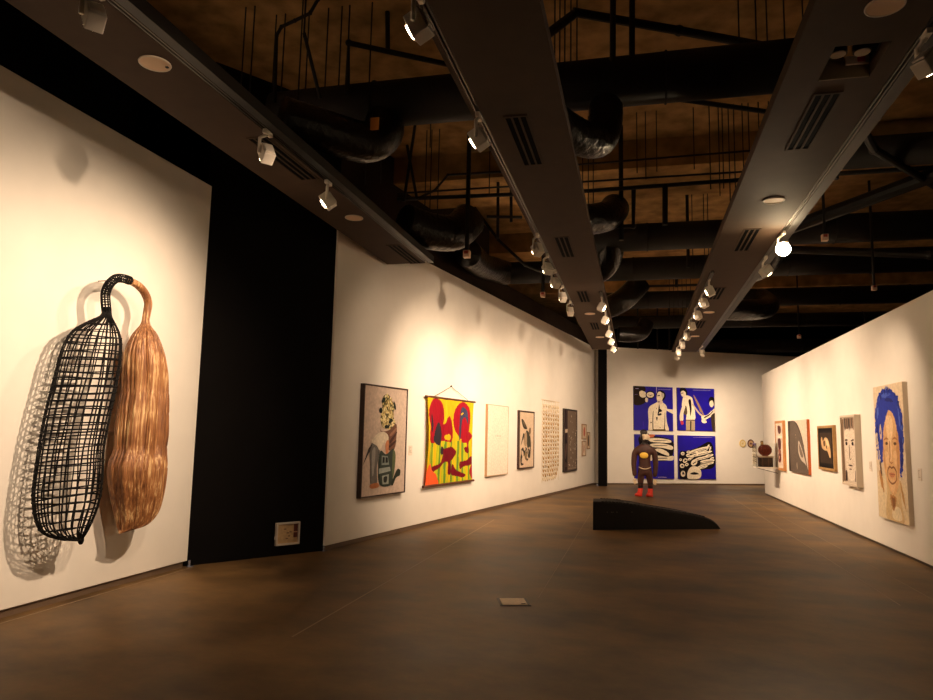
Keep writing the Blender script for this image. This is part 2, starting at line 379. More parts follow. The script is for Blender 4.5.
flex([(2.2, 12.4, 5.1), (2.3, 12.8, 4.85), (2.1, 13.0, 4.62), (1.7, 13.0, 4.55)], .22, 'black flexible duct on the right side of the right ceiling panel')
flex([(3.0, 18.3, 5.1), (3.1, 17.8, 4.8), (2.7, 17.2, 4.6), (1.9, 16.8, 4.55)], .24, 'black flexible duct farther along the right side of the right panel')
g = G(); g.box((0, 0, 0), (.09, .012, .13)); g.box((0, -.004, .02), (.07, .012, .03)); tag(obj('paper_tag', g, mat('orange_tag', (226, 150, 70), .6), loc=(-2.58, 6.4, 4.72)), 'small orange paper tag stuck on the black flexible duct by the left panel', 'tag')

def pipe(pts, r, lab, cat='pipe', group='black pipes under the slab'):
    p0 = Vector(pts[0]); g = G(); g.tube([Vector(p)-p0 for p in pts], r, 10)
    for p in pts[1:-1]: g.ell(Vector(p)-p0, (r*1.25,)*3, 10, 6)
    return tag(obj('pipe', g, PIPE, loc=p0), lab, cat, group)
pipe([(-2.92, 6.45, 5.1), (-2.95, 6.5, 5.7), (-1.96, 7.18, 5.7), (-1.0, 7.85, 5.7)], .03, 'black pipe bent at right angle in the bay between left and middle panels')
pipe([(-2.62, 6.8, 5.72), (-2.64, 6.8, 6.2)], .026, 'black pipe dropping from the slab onto the bent pipe by the left panel')
pipe([(-.58, 6.51, 5.75), (.45, 7.05, 5.75), (1.41, 7.56, 5.75), (2.2, 7.98, 5.75)], .045, 'thick black pipe slanting under the slab in the middle bay')
pipe([(-.58, 6.51, 5.72), (-.84, 6.02, 5.2)], .045, 'short thick black strut leaning down to the middle panel')
pipe([(.4, 8.01, 5.5), (1.56, 8.6, 5.5), (2.2, 8.93, 5.5)], .03, 'thin black pipe slanting behind the nearest crossing duct')
pipe([(-3.6, 9.98, 5.2), (-.87, 10.14, 5.2), (1.43, 10.06, 5.2), (8.8, 10.0, 5.2)], .03, 'long black sprinkler pipe crossing overhead behind the nearest duct')
pipe([(-3.6, 9.98, 5.29), (8.8, 10.0, 5.29)], .014, 'thin black conduit running just above the sprinkler pipe')
pipe([(-.82, 9.59, 5.4), (2.2, 9.5, 5.4)], .014, 'thin black conduit crossing the middle bay above the sprinkler pipe')
pipe([(-.19, 6.5, 6.2), (-.2, 6.5, 5.2)], .03, 'left one of two black posts hanging above the nearest duct')
pipe([(-.01, 6.6, 6.2), (-.02, 6.6, 5.2)], .03, 'right one of two black posts hanging above the nearest duct')
pipe([(-.2, 10.2, 6.2), (-.2, 10.2, 4.45)], .035, 'tall black post hanging right of the second flexible duct')
pipe([(-.02, 10.2, 5.2), (-.03, 10.2, 4.65), (-.6, 10.2, 4.65)], .035, 'black hanger bent towards the middle panel below the sprinkler pipe')
pipe([(.42, 10.05, 5.2), (.41, 10.05, 4.6)], .04, 'short black drop pipe below the sprinkler pipe in the middle bay')
pipe([(-2.21, 11.0, 5.75), (-2.2, 11.0, 4.8)], .025, 'left hanger of the black cross bar between left and middle panels')
pipe([(-1.99, 11.0, 5.75), (-1.98, 11.0, 5.06)], .025, 'right hanger of the black cross bar between left and middle panels')
pipe([(-2.39, 11.0, 5.17), (-1.8, 11.0, 5.13)], .025, 'black cross bar on two hangers between left and middle panels')
pipe([(-3.61, 6.2, 4.95), (-3.63, 6.2, 5.69), (-3.58, 6.2, 5.78), (-3.43, 6.2, 5.83), (-3.26, 6.2, 5.89), (-3.18, 6.2, 6.03), (-3.16, 6.2, 6.2)], .018, 'black conduit curling up to the slab above the left panel')
pipe([(-3.21, 6.0, 5.55), (-3.15, 6.3, 5.0)], .018, 'short black strut leaning above the left ceiling panel')
pipe([(-3.21, 6.0, 6.2), (-3.21, 6.0, 5.5)], .01, 'thin black drop above the leaning strut by the left panel')
pipe([(-3.45, 10.4, 5.32), (-3.12, 10.4, 5.46), (-2.91, 10.4, 5.7), (-2.06, 10.4, 5.69), (-1.4, 10.5, 5.69)], .02, 'black conduit rising in a bend below the first beam, left bay')
pipe([(-3.2, 13.5, 6.2), (-2.69, 13.5, 5.49), (-2.14, 13.5, 4.95), (-1.7, 13.5, 4.75)], .03, 'long black diagonal brace in the left bay')
pipe([(-3.3, 9.5, 5.85), (-3.12, 9.5, 5.0)], .022, 'black diagonal hanger leaning right at the far end of the left panel')
pipe([(-3.18, 9.5, 6.2), (-3.34, 9.55, 5.0)], .022, 'black diagonal hanger leaning left at the far end of the left panel')
pipe([(-.2, 13.3, 5.6), (3.0, 13.3, 5.6), (8.5, 13.3, 5.6), (8.5, 13.3, 6.22)], .02, 'thin black pipe crossing behind the second duct')
pipe([(.95, 13.35, 6.2), (.95, 13.35, 4.75)], .03, 'black hanger post beyond the second duct near the right panel')
pipe([(.2, 17.3, 5.25), (1.9, 17.3, 5.25)], .03, 'black bar crossing far overhead between middle and right panels')
pipe([(.95, 17.25, 6.2), (.95, 17.25, 5.2)], .035, 'short black post on the far cross bar')
pipe([(.05, 17.3, 6.2), (.05, 17.3, 5.0)], .05, 'black post at the left end of the far cross bar')
pipe([(2.1, 7.2, 4.75), (2.8, 9.0, 5.1), (4.8, 11.5, 5.1), (4.8, 11.5, 6.22)], .05, 'thick dark pipe slanting right of the right ceiling panel')
pipe([(2.2, 11.8, 4.9), (5.0, 9.0, 5.3), (7.4, 6.6, 5.6), (7.4, 6.6, 6.22)], .1, 'large dark diagonal pipe above the right wall')
pipe([(2.6, 13.6, 5.1), (4.6, 12.4, 4.6), (6.2, 11.3, 5.1), (6.2, 11.3, 6.22)], .07, 'dark angled pipe above the middle of the right wall')
pipe([(2.55, 9.7, 6.2), (2.55, 9.7, 5.0)], .04, 'dark post hanging right of the right ceiling panel')
for i, (x, y) in enumerate(((.05, 25.6), (.7, 25.9), (1.1, 26.1))):
    pipe([(x, y-1.5, 6.2), (x, y-1.5, 4.55)], .03, ['left', 'middle', 'right'][i]+' one of three short black stubs hanging above the blue panels')
# hanging rods
rods = [(-4.14,6.4,5.0),(-4.03,6.4,4.95),(-3.88,6.6,5.22),(-3.77,6.6,5.25),(-3.48,6.6,5.22),(-3.25,6.6,5.22),(-3.09,6.6,5.21),(-2.74,6.6,5.2),(-3.4,6.3,5.0),(-3.0,6.6,5.2)]
rodsB = [(-3.53,8.5,4.9),(-3.31,8.5,4.9),(-3.09,9.8,4.7),(-3.01,9.8,4.9),(-2.89,9.8,4.7),(-2.1,9.8,5.1),(-1.7,9.8,5.2),(-2.6,8.4,5.3)]
rodsC = [(-.77,6.6,5.26),(-.72,6.6,5.25),(-.67,6.6,5.24),(-.61,6.6,5.24),(-.55,6.6,5.25),(1.02,7.0,5.2),(1.18,7.0,5.3),(1.28,7.0,5.3),(1.44,7.0,5.3),(1.61,7.0,5.3)]
rodsD = [(1.01,9.8,5.0),(1.13,9.8,4.9),(1.18,9.8,5.0),(1.26,9.8,4.8),(1.33,9.8,4.8),(1.44,9.8,4.8),(1.52,9.8,4.6),(1.65,9.8,4.6),(1.78,9.8,4.6),(-.73,9.8,4.5),(-.65,9.8,4.6),(-.58,9.8,4.6),(.03,9.8,5.3),(.15,9.8,5.2),(.3,9.8,5.3),(.8,9.8,5.3)]
rodsE = [(1.2,12.9,4.5),(1.27,12.9,4.5),(1.0,12.9,4.6),(.8,17.6,4.4),(.9,17.6,4.4),(1.0,17.6,4.4),(1.1,17.6,4.4),(1.2,17.6,4.4),(1.3,17.6,4.4)]
proto = None
for lst, lab, gp in ((rods, 'thin black hanging rod above the left ceiling panel, before the nearest duct', 'rods above the left panel'), (rodsB, 'thin black hanging rod in the left bay beyond the nearest duct', 'rods in the left bay'),
                 (rodsC, 'thin black hanging rod above the nearest duct in the middle bay', 'rods above the nearest duct'), (rodsD, 'thin black hanging rod in the middle bay beside the sprinkler pipe', 'rods beside the sprinkler pipe'),
                 (rodsE, 'thin black hanging rod far back beside the right ceiling panel', 'rods far back')):
    for x, y, z in lst:
        if proto is None:
            g = G(); g.cyl((0, 0, 0), (0, 0, 1), .0075, 6); o = proto = obj('threaded_rod', g, PIPE)
        else:
            o = proto.copy(); C.objects.link(o)
        top = 5.75 if any(b <= y <= b+1.4 for b in (10.77, 15.5, 20.24)) else 6.2
        o.location = (x, y, z); o.scale = (1, 1, top+.03-z); tag(o, lab, 'rod', gp)
# pendant sensors
SB = mat('sensor_white', (225, 190, 165), .5); SR = mat('sensor_red', (170, 60, 40), .5)
for x, y, z, ztop, s, lab in ((-2.47, 10.0, 4.3, 6.2, .1, 'small white box with red face hanging on a black drop pole, left bay'), (-1.91, 14.5, 4.56, 6.2, .1, 'small white box hanging on a pole beside the left spotlights of the middle panel'),
                         (2.59, 10.5, 4.46, 6.2, .085, 'small pinkish box hanging right of the glaring lamp'), (3.64, 12.0, 4.02, 6.2, .07, 'tiny pale box hanging above the middle of the right wall'), (4.21, 20.0, 4.36, 6.2, .09, 'tiny pale box hanging above the far end of the right wall')):
    r = thing('pendant_sensor', lab, 'sensor', (x, y, z), 0, 'small boxes hanging from the ceiling')
    g = G(); g.cyl((0, 0, .02), (0, 0, ztop-z), .035 if x < 0 else .02, 10); obj('pole', g, PIPE, r)
    g = G(); g.box((0, 0, -.02), (s, s, s*1.1)); obj('box', g, SB, r, bevel=.006)
    g = G(); g.box((0, -s/2-.002, .0), (s*.6, .008, s*.45)); obj('window', g, SR, r)

# ------------------------------------------------------------------ works on the walls
def on_wall(a, b, s, z, name, label, cat, group=None):
    e, n, rz = fr(a, b); p = a+e*s
    return thing(name, label, cat, (p.x, p.y, z), rz, group)
W1p = (Vector((-5.105, 4.92)), Vector((-5.066, 7.345)))
W2p = (W2a, W2b); Rp = (Vector((3.66, 23.0)), Vector((3.66, 9.0))); Bp = (Ba, Bb)

def frame_g(W, H, d, w):
    g = G()
    g.bb(0, w, -d, 0, 0, H); g.bb(W-w, W, -d, 0, 0, H); g.bb(w, W-w, -d, 0, 0, w); g.bb(w, W-w, -d, 0, H-w, H)
    return g
def framed(wall, s0, s1, z0, z1, d, fw, name, label, cat, fcol, layers, mat_w=0, mat_rgb=None, group=None, recess=.012, fname='frame'):
    r = on_wall(*wall, s0, z0, name, label, cat, group); W, H = s1-s0, z1-z0
    obj(fname, frame_g(W, H, d, fw), fcol, r, bevel=.003)
    base = [(230, 220, 205)]
    g = G(); slots = []
    x0, x1, h0, h1 = fw, W-fw, fw, H-fw
    yb = -d+recess
    if mat_w:
        g2 = G(); g2.bb(x0-.001, x1+.001, yb, -.005, h0-.001, h1+.001); obj('mount', g2, paint(mat_rgb), r)
        x0 += mat_w; x1 -= mat_w; h0 += mat_w; h1 -= mat_w; yb -= .002
    g.mi = 0; slots.append(layers[0][0])
    g.bb(x0-.001, x1+.001, yb, min(-.004, yb+.015), h0-.001, h1+.001)
    picture(g, x0, x1, h0, h1, yb, layers[1:], slots)
    obj('picture', g, [paint(c) for c in slots], r, fixn=False)
    return r
def rnd_spots(n, col, u0, u1, v0, v1, ra, rb, asp=1.):
    return [(col[i % len(col)], elp(random.uniform(u0, u1), random.uniform(v0, v1), random.uniform(ra, rb), random.uniform(ra, rb)*asp, 0, 7)) for i in range(n)]

WOODF = mat('frame_dark_wood', (58, 34, 24), .5, 0, .2, 12.)
# collage
bg = (205, 184, 168)
corn = [(.40,.90),(.52,.94),(.62,.89),(.69,.82),(.67,.74),(.73,.66),(.62,.61),(.44,.62),(.37,.69),(.40,.80)]
def inp(pt, poly):
    x, y = pt; c = False; n = len(poly)
    for i in range(n):
        (x1, y1), (x2, y2) = poly[i], poly[i-1]
        if (y1 > y) != (y2 > y) and x < (x2-x1)*(y-y1)/(y2-y1)+x1: c = not c
    return c
Lc = [(bg, FULL), ((96, 88, 52), S(corn))]
k = 0
while k < 170:
    p = (random.uniform(.36, .74), random.uniform(.6, .94))
    if inp(p, corn): Lc.append((random.choice([(226, 210, 150), (238, 226, 180), (210, 190, 126), (176, 152, 96)]), elp(p[0], p[1], .017, .011, random.uniform(0, 180), 7))); k += 1
Lc += [((34, 44, 36), elp(.42, .88, .05, .022, 20)), ((34, 44, 36), elp(.69, .835, .05, .022, -50)), ((30, 38, 32), elp(.365, .78, .04, .026)), ((34, 40, 30), elp(.60, .685, .05, .02, 20)), ((30, 36, 30), elp(.52, .63, .06, .016)),
       ((112, 78, 64), S([(.35,.63),(.40,.585),(.58,.60),(.74,.66),(.76,.55),(.72,.42),(.58,.41),(.56,.52),(.40,.56)])), ((70, 44, 38), S([(.6,.5),(.75,.58),(.755,.56),(.62,.47)])), ((70, 44, 38), S([(.58,.45),(.74,.5),(.74,.48),(.6,.43)])), ((148, 108, 88), S([(.6,.56),(.74,.62),(.745,.60),(.62,.54)])),
       ((104, 100, 96), S([(.14,.42),(.22,.49),(.36,.46),(.36,.36),(.32,.25),(.33,.09),(.19,.10),(.17,.28)])), ((146, 142, 136), S([(.2,.4),(.27,.42),(.25,.2),(.21,.2)])),
       ((58, 52, 52), P([(.0,.27),(.12,.43),(.2,.47),(.15,.40),(.1,.36)])),
       ((220, 206, 184), S([(.18,.49),(.30,.56),(.45,.58),(.56,.54),(.54,.46),(.46,.48),(.37,.41),(.30,.45)])), ((196, 130, 92), S([(.50,.47),(.57,.50),(.57,.38),(.53,.35)])),
       ((54, 64, 58), S([(.38,.40),(.52,.37),(.70,.42),(.73,.30),(.70,.18),(.68,.08),(.42,.08),(.35,.2)])), ((128, 140, 136), P([(.42,.36),(.56,.35),(.6,.27),(.42,.27)])), ((28, 32, 32), P([(.44,.345),(.49,.342),(.49,.29),(.44,.29)])), ((28, 32, 32), P([(.51,.342),(.56,.338),(.57,.29),(.51,.29)])),
       ((150, 158, 152), P([(.36,.24),(.62,.25),(.64,.21),(.36,.19)])), ((150, 158, 150), P([(.44,.17),(.6,.18),(.6,.09),(.46,.09)])), ((40, 44, 40), S([(.48,.155),(.56,.16),(.55,.11),(.49,.11)])), ((90, 100, 70), S([(.68,.4),(.75,.36),(.73,.2),(.68,.14)])),
       ((44, 50, 40), S([(.70,.13),(.80,.22),(.88,.21),(.87,.16),(.78,.14),(.70,.07),(.66,.09)])), ((176, 110, 70), S([(.18,.10),(.34,.11),(.37,.07),(.2,.065)]))]
framed(W2p, .73, 2.06, .635, 2.30, .075, .022, 'collage_painting', 'large dark-framed collage of a corn-headed figure on pinkish ground, left wall', 'painting', WOODF, Lc)

# textile hanging
r = on_wall(*W2p, 2.78, .67, 'textile_hanging', 'red, yellow and green painted cloth hanging from a rod on the left wall', 'wall hanging')
TW, TH = 2.12, 1.57
YEL, LIM, GRN, RED, DRED, BLK, ORG, NAV = (216, 174, 28), (180, 184, 34), (100, 138, 48), (152, 22, 38), (112, 20, 32), (50, 44, 52), (236, 96, 50), (60, 62, 88)
def sm(p): return crom(p, 6)
tl = [(RED, elp(.175, .80, .165, .2)), (RED, elp(.74, .76, .2, .235)), (RED, sm([(.04,.62),(.14,.72),(.34,.70),(.42,.80),(.5,.72),(.54,.6),(.5,.49),(.3,.5),(.06,.48)])), (YEL, elp(.415, .545, .07, .035)),
      (BLK, sm([(.2,.72),(.28,.56),(.22,.45),(.13,.52)])), (BLK, sm([(.08,.82),(.12,.7),(.1,.6),(.07,.7)])), (NAV, sm([(.74,.93),(.84,.88),(.86,.72),(.80,.80),(.74,.74),(.72,.55),(.66,.52),(.66,.72),(.68,.86)])), (YEL, elp(.73, .84, .045, .012, 20)), (RED, sm([(.78,.76),(.84,.68),(.82,.6),(.75,.55),(.74,.66)])),
      (RED, sm([(.76,.56),(.9,.62),(1.0,.56),(.9,.46),(.92,.36),(.84,.37),(.84,.47),(.76,.48)])), (DRED, sm([(.80,.42),(.92,.4),(.9,.34),(.82,.36)])), (BLK, elp(.30, .385, .05, .05)),
      (DRED, sm([(.34,.40),(.5,.43),(.6,.37),(.55,.28),(.48,.25),(.5,.12),(.43,.10),(.41,.25),(.25,.19),(.1,.13),(.09,.19),(.27,.25),(.33,.33)])), (DRED, sm([(.54,.22),(.62,.14),(.82,.08),(.78,.04),(.6,.07),(.5,.1)])), (DRED, sm([(.68,.23),(.82,.25),(1.0,.3),(1.0,.2),(.82,.18),(.7,.15)])),
      (ORG, sm([(-.05,-.05),(.0,.16),(.06,.24),(.12,.16),(.2,.1),(.24,-.05)])), (RED, sm([(.92,.1),(1.02,.2),(1.02,.0)]))]
cols = [YEL, LIM, GRN, RED, DRED, BLK, ORG, NAV]
nx, nz = 130, 120
g = G(); V = []
def cloth_y(u, v): return -.05-.016*math.sin(u*30+1.3*math.sin(v*3))*(.35+.65*math.sin(PI*v)) - .05*(1-v)*v*math.cos(u*2.2)
for j in range(nz+1):
    row = []
    for i in range(nx+1):
        u, v = i/nx, j/nz
        wv = 1-.03*math.sin(PI*v)
        row.append(g.bm.verts.new((.03+(TW-.06)*(.5+(u-.5)*wv), cloth_y(u, v), .03+v*(TH-.06))))
    V.append(row)
for j in range(nz):
    for i in range(nx):
        u, v = (i+.5)/nx, (j+.5)/nz
        st = math.sin(u*46+math.sin(v*5)*.8)+.5*math.sin(u*97)
        if v < .5: c = YEL if st > .6 else (LIM if st > -.55 else GRN)
        else: c = YEL if st > -.9 else LIM
        for cc, poly in tl:
            if inp((u, v), poly): c = cc
        g.mi = cols.index(c); g._f([V[j][i], V[j][i+1], V[j+1][i+1], V[j+1][i]])
obj('cloth', g, [mat('cloth_%d' % i, c, .8, 0, .12, 6., spec=.1, stretch=(6, 1, 1)) for i, c in enumerate(cols)], r, smooth=True, fixn=False)
ROD = mat('rod_wood', (92, 52, 34), .5)
g = G(); g.cyl((-.03, -.045, TH-.015), (TW+.03, -.045, TH-.015), .02, 12); obj('top_rod', g, ROD, r)
g = G(); g.cyl((-.05, -.05, .01), (TW+.02, -.05, .01), .022, 12); obj('bottom_rod', g, ROD, r)
g = G(); g.tube([(.28, -.045, TH-.01), (1.06, -.02, TH+.225), (1.85, -.045, TH-.01)], .005, 6); obj('cord', g, ROD, r)
g = G(); g.cyl((1.06, 0, TH+.23), (1.06, -.035, TH+.24), .012, 8); obj('hook', g, PIPE, r)

# pale canvas
pl = [((236, 222, 206), FULL)] + [((196, 178, 160), P([(x, .545), (x+.03, .55), (x+.03, .575), (x, .57)])) for x in (.38, .45, .53, .60)] + [((206, 190, 172), P([(x, .515), (x+.02, .518), (x+.02, .53), (x, .528)])) for x in (.42, .5, .57)]
framed(W2p, 5.61, 6.86, .718, 2.223, .055, .012, 'pale_painting', 'nearly blank pale painting in a thin wooden frame on the left wall', 'painting', mat('frame_pale_wood', (176, 138, 98), .5), pl, recess=.006)
# dark framed print
ink = (58, 52, 42)
dl = [((214, 190, 164), FULL), (ink, S([(.12,.86),(.25,.86),(.5,.73),(.48,.69),(.25,.72)])), ((110, 96, 76), S([(.22,.83),(.34,.8),(.42,.74),(.3,.74)])), (ink, P([(.28,.715),(.5,.70),(.5,.69),(.28,.70)])),
      ((66, 64, 52), S([(.45,.66),(.62,.64),(.76,.5),(.74,.38),(.55,.36),(.5,.5)])), (ink, S([(.72,.6),(.78,.5),(.8,.36),(.74,.36)])), (ink, S([(.25,.62),(.3,.58),(.2,.48),(.1,.40),(.16,.5)])), (ink, S([(.12,.32),(.24,.36),(.34,.30),(.45,.34),(.4,.26),(.3,.2),(.26,.28)])),
      (ink, S([(.1,.24),(.2,.2),(.14,.1),(.3,.06),(.12,.04),(.06,.14)])), (ink, S([(.58,.34),(.62,.28),(.58,.2),(.7,.16),(.72,.3)])), ((140, 116, 80), S([(.35,.24),(.5,.28),(.5,.16),(.4,.14)])), ((176, 150, 122), S([(.3,.6),(.48,.62),(.5,.42),(.36,.38),(.28,.48)])), (ink, S([(.3,.6),(.33,.6),(.3,.5),(.27,.52)])), (ink, S([(.1,.3),(.13,.3),(.16,.12),(.13,.12)])), (ink, S([(.36,.36),(.5,.34),(.56,.24),(.5,.26),(.46,.32)])), (ink, S([(.74,.34),(.78,.34),(.74,.18),(.71,.18)])), ((120, 100, 76), S([(.62,.62),(.74,.6),(.78,.7),(.68,.72)])), (ink, P([(.2,.80),(.4,.75),(.4,.742),(.2,.792)])), (ink, P([(.2,.77),(.4,.735),(.4,.728),(.2,.762)])), (ink, S([(.42,.2),(.48,.16),(.6,.15),(.5,.11)]))]
framed(W2p, 7.60, 8.72, .79, 2.17, .06, .035, 'framed_print', 'dark-framed ink print on cream paper between the pale painting and the net', 'print', WOODF, dl)
# hanging net of little loops
r = on_wall(*W2p, 9.42, .265, 'loop_hanging', 'pale hanging of many rows of small golden loops on the left wall', 'wall hanging')
NT = mat('net_straw', (178, 144, 84), .7, 0, .2, 30.); NTp = mat('net_pale', (222, 204, 170), .7)
g = G(); g.cyl((-.04, -.03, 2.25), (1.58, -.03, 2.25), .008, 8); obj('top_wire', g, NTp, r)
g = G()
for i in range(10):
    x = .02+i*1.52/9; g.tube([(x+.015*math.sin(z*9+i), -.03, z) for z in np.linspace(2.25, .12+.1*math.sin(i*2.1)**2, 24)], .0035, 5)
obj('threads', g, NTp, r)
rows = 18
for j in range(rows):
    z = 2.14-j*.112; g = G()
    xr = 1.54 if j < rows-3 else 1.54-.1*(j-rows+4)
    n = 7
    for i in range(n):
        x0 = xr*i/n+.03; w = xr/n*.74; dp = .07+.025*random.random(); q = .7+.5*random.random()
        pts = [(x0+w*t, -.035-.012*math.sin(PI*t), z-dp*(1-abs(2*t-1))+.012*random.random()) for t in np.linspace(0, 1, 7)]
        g.tube(pts, [q*(.003+.013*(1-abs(2*t-1))) for t in np.linspace(0, 1, 7)], 5)
    obj('loop_row', g, NT if j not in (0, 1, 17) else NTp, r)
# dark diptych
sp = rnd_spots(46, [(214, 200, 180), (176, 160, 140), (226, 214, 196)], .3, .97, .03, .97, .006, .02)
dp = [((112, 96, 82), FULL), ((46, 30, 34), P([(0,0),(.25,0),(.25,1),(0,1)])), ((22, 17, 18), P([(.02,.04),(.2,.04),(.2,.5),(.02,.52)])), ((196, 178, 156), P([(.05,.625),(.24,.63),(.24,.69),(.05,.68)])), ((90, 66, 60), S([(.05,.2),(.14,.24),(.2,.4),(.1,.44)])), ((70, 54, 52), S([(.04,.06),(.2,.06),(.18,.12),(.06,.14)])), ((146, 130, 112), P([(.28,.02),(.98,.02),(.98,.035),(.28,.035)]))] + sp
framed(W2p, 11.44, 12.855, .56, 2.37, .06, .045, 'dark_painting', 'tall dark speckled painting with a black strip at its left, beyond the loop hanging', 'painting', mat('frame_black', (40, 28, 24), .5), dp)
# three small works
PF = mat('frame_small', (150, 118, 88), .5)
framed(W2p, 13.575, 14.15, 1.487, 1.968, .03, .03, 'small_picture', 'small pink-toned framed picture, upper left of three small ones by the black column', 'picture', PF, [((226, 208, 186), FULL), ((196, 110, 90), S([(.35,.2),(.65,.25),(.7,.75),(.5,.85),(.3,.6)]))], group='three small pictures')
framed(W2p, 13.59, 14.05, .968, 1.44, .03, .03, 'small_picture', 'small pale framed picture, lower left of three small ones by the black column', 'picture', PF, [((226, 206, 184), FULL), ((190, 140, 120), S([(.35,.25),(.6,.2),(.65,.7),(.45,.8)]))], group='three small pictures')
framed(W2p, 14.22, 14.6, 1.181, 1.726, .03, .03, 'small_picture', 'small dark-centred framed picture, right of three small ones by the black column', 'picture', PF, [((222, 202, 178), FULL), ((86, 70, 54), S([(.28,.2),(.72,.22),(.7,.8),(.3,.78)]))], group='three small pictures')
# wall labels
def label(wall, s, z, lab):
    r = on_wall(*wall, s, z, 'wall_label', lab, 'label', 'small wall labels')
    g = G(); g.bb(0, .12, -.006, 0, 0, .16); obj('card', g, mat('label_card', (226, 214, 198), .6), r)
    g = G()
    for q in range(6): g.bb(.012, .05+.05*random.random(), -.0068, -.005, .13-q*.018, .136-q*.018)
    obj('text_lines', g, mat('label_ink', (150, 136, 120), .7), r)
label(W2p, 2.27, 1.22, 'small pale wall label between the collage and the hanging cloth')
label(Rp, 12.33, 1.1, 'small pale wall label right of the blue-haired portrait')
label(Rp, 10.3, 1.13, 'small pale wall label between the pale face and the blue-haired portrait')

# right wall works
TAN = mat('frame_tan', (196, 136, 78), .5, 0, .1, 10.)
framed(Rp, 2.70, 3.74, .825, 2.095, .07, .06, 'framed_drawing', 'tall framed drawing with tan wooden frame, farthest along the right wall', 'drawing', TAN,
       [((220, 202, 186), FULL), ((92, 52, 46), S([(.3,.98),(.75,.96),(.8,.84),(.6,.78),(.35,.82)])), ((236, 222, 206), P([(.1,.74),(.95,.74),(.95,.68),(.1,.68)])), ((84, 46, 44), S([(.3,.66),(.7,.66),(.75,.5),(.65,.4),(.35,.42),(.28,.55)])), ((150, 100, 86), S([(.3,.4),(.7,.38),(.65,.3),(.4,.3)])), ((110, 56, 48), S([(.32,.28),(.7,.3),(.72,.14),(.5,.08),(.3,.12)])), ((200, 170, 150), S([(.4,.22),(.55,.25),(.5,.16)]))], mat_w=.05, mat_rgb=(228, 212, 190))
# big dark painting with orange sides
r = on_wall(*Rp, 4.38, .857, 'swirl_painting', 'large dark grey painting with white curves and orange sides on the right wall', 'painting')
W, H, d = 1.95, 1.205, .055
g = G(); g.bb(0, W, -d, -.0, 0, H); obj('sides', g, mat('orange_side', (206, 100, 36), .6), r)
g = G(); slots = [(98, 86, 76)]; g.bb(0, W, -d-.006, -d, 0, H)
sw = [((214, 198, 180), S([(.34,1.02),(.55,.9),(.72,.72),(.84,.48),(.93,.22),(1.02,.14),(1.02,1.02)])), ((78, 66, 58), S([(.36,.99),(.52,.93),(.66,.8),(.78,.62),(.84,.5),(.70,.70),(.5,.88)])), ((196, 182, 166), S([(.56,.60),(.64,.56),(.80,.36),(.92,.16),(.84,.2),(.66,.26),(.54,.4)])), ((120, 106, 92), S([(.58,.56),(.64,.52),(.78,.34),(.7,.3),(.6,.4)])),
      ((168, 152, 132), S([(.42,.14),(.45,.20),(.47,.12),(.45,.06)])), ((150, 132, 110), elp(.42, .72, .02, .014)), ((150, 132, 110), elp(.44, .665, .012, .01)), ((66, 56, 50), S([(.0,1),(.12,1),(.06,.5),(.1,0),(0,0)]))]
picture(g, 0, W, 0, H, -d-.006, sw, slots); obj('canvas', g, [paint(c) for c in slots], r, fixn=False)
GOLD = mat('frame_gold', (178, 138, 84), .45, .2, .12, 10.)
framed(Rp, 7.22, 8.41, 1.028, 1.90, .06, .05, 'framed_photograph', 'gold-framed dark photograph with a glowing pale shape, middle of the right wall', 'photograph', GOLD,
       [((58, 44, 34), FULL), ((206, 170, 124), S([(.12,.78),(.2,.86),(.28,.72),(.45,.84),(.7,.78),(.85,.5),(.88,.22),(.78,.2),(.62,.4),(.4,.42),(.18,.52)])), ((96, 70, 46), S([(.3,.7),(.45,.74),(.48,.6),(.35,.55)])), ((236, 206, 160), S([(.5,.78),(.68,.74),(.76,.54),(.62,.6)])), ((70, 52, 38), S([(.52,.58),(.6,.56),(.62,.46),(.54,.5)]))], mat_w=.09, mat_rgb=(20, 15, 13))
# pale face in deep frame
fz = [((206, 190, 172), FULL), ((120, 96, 76), P([(0,.02),(.16,.02),(.13,.6),(.16,.98),(0,.98)])), ((224, 210, 192), S([(.2,.74),(.36,.82),(.75,.82),(.97,.72),(.96,.3),(.82,.08),(.42,.06),(.22,.3)]))]
fz += [(random.choice([(92, 74, 60), (140, 116, 96), (66, 54, 46)]), S([(x, .98), (x+.05, .97), (x+.04+.04*random.random(), .80+.05*random.random()), (x+.01, .84)])) for x in np.linspace(.18, .9, 17)]
fz += rnd_spots(150, [(190, 168, 148), (234, 222, 206), (206, 184, 164), (170, 146, 126)], .24, .94, .1, .8, .008, .017, .6)
fz += [((44, 34, 28), elp(.34, .60, .075, .028)), ((44, 34, 28), elp(.80, .60, .075, .028)), ((92, 72, 58), S([(.24,.66),(.4,.67),(.44,.645),(.26,.64)])), ((92, 72, 58), S([(.7,.65),(.86,.67),(.9,.65),(.72,.635)])), ((86, 64, 50), S([(.5,.385),(.58,.37),(.68,.385),(.6,.355)])), ((120, 96, 78), S([(.54,.56),(.57,.56),(.56,.4),(.52,.4)])), ((80, 58, 46), S([(.42,.27),(.58,.285),(.76,.27),(.6,.258)])), ((110, 86, 68), elp(.58, .215, .1, .01)), ((60, 46, 38), P([(.2,.03),(.32,.03),(.3,.2),(.2,.18)])), ((90, 70, 56), P([(.88,.04),(.98,.04),(.98,.22),(.92,.2)]))]
framed(Rp, 9.066, 9.935, .842, 2.056, .1, .04, 'face_painting', 'black-and-white painted face in a deep pale box frame on the right wall', 'painting', mat('frame_cream', (206, 190, 168), .55), fz, recess=.02)
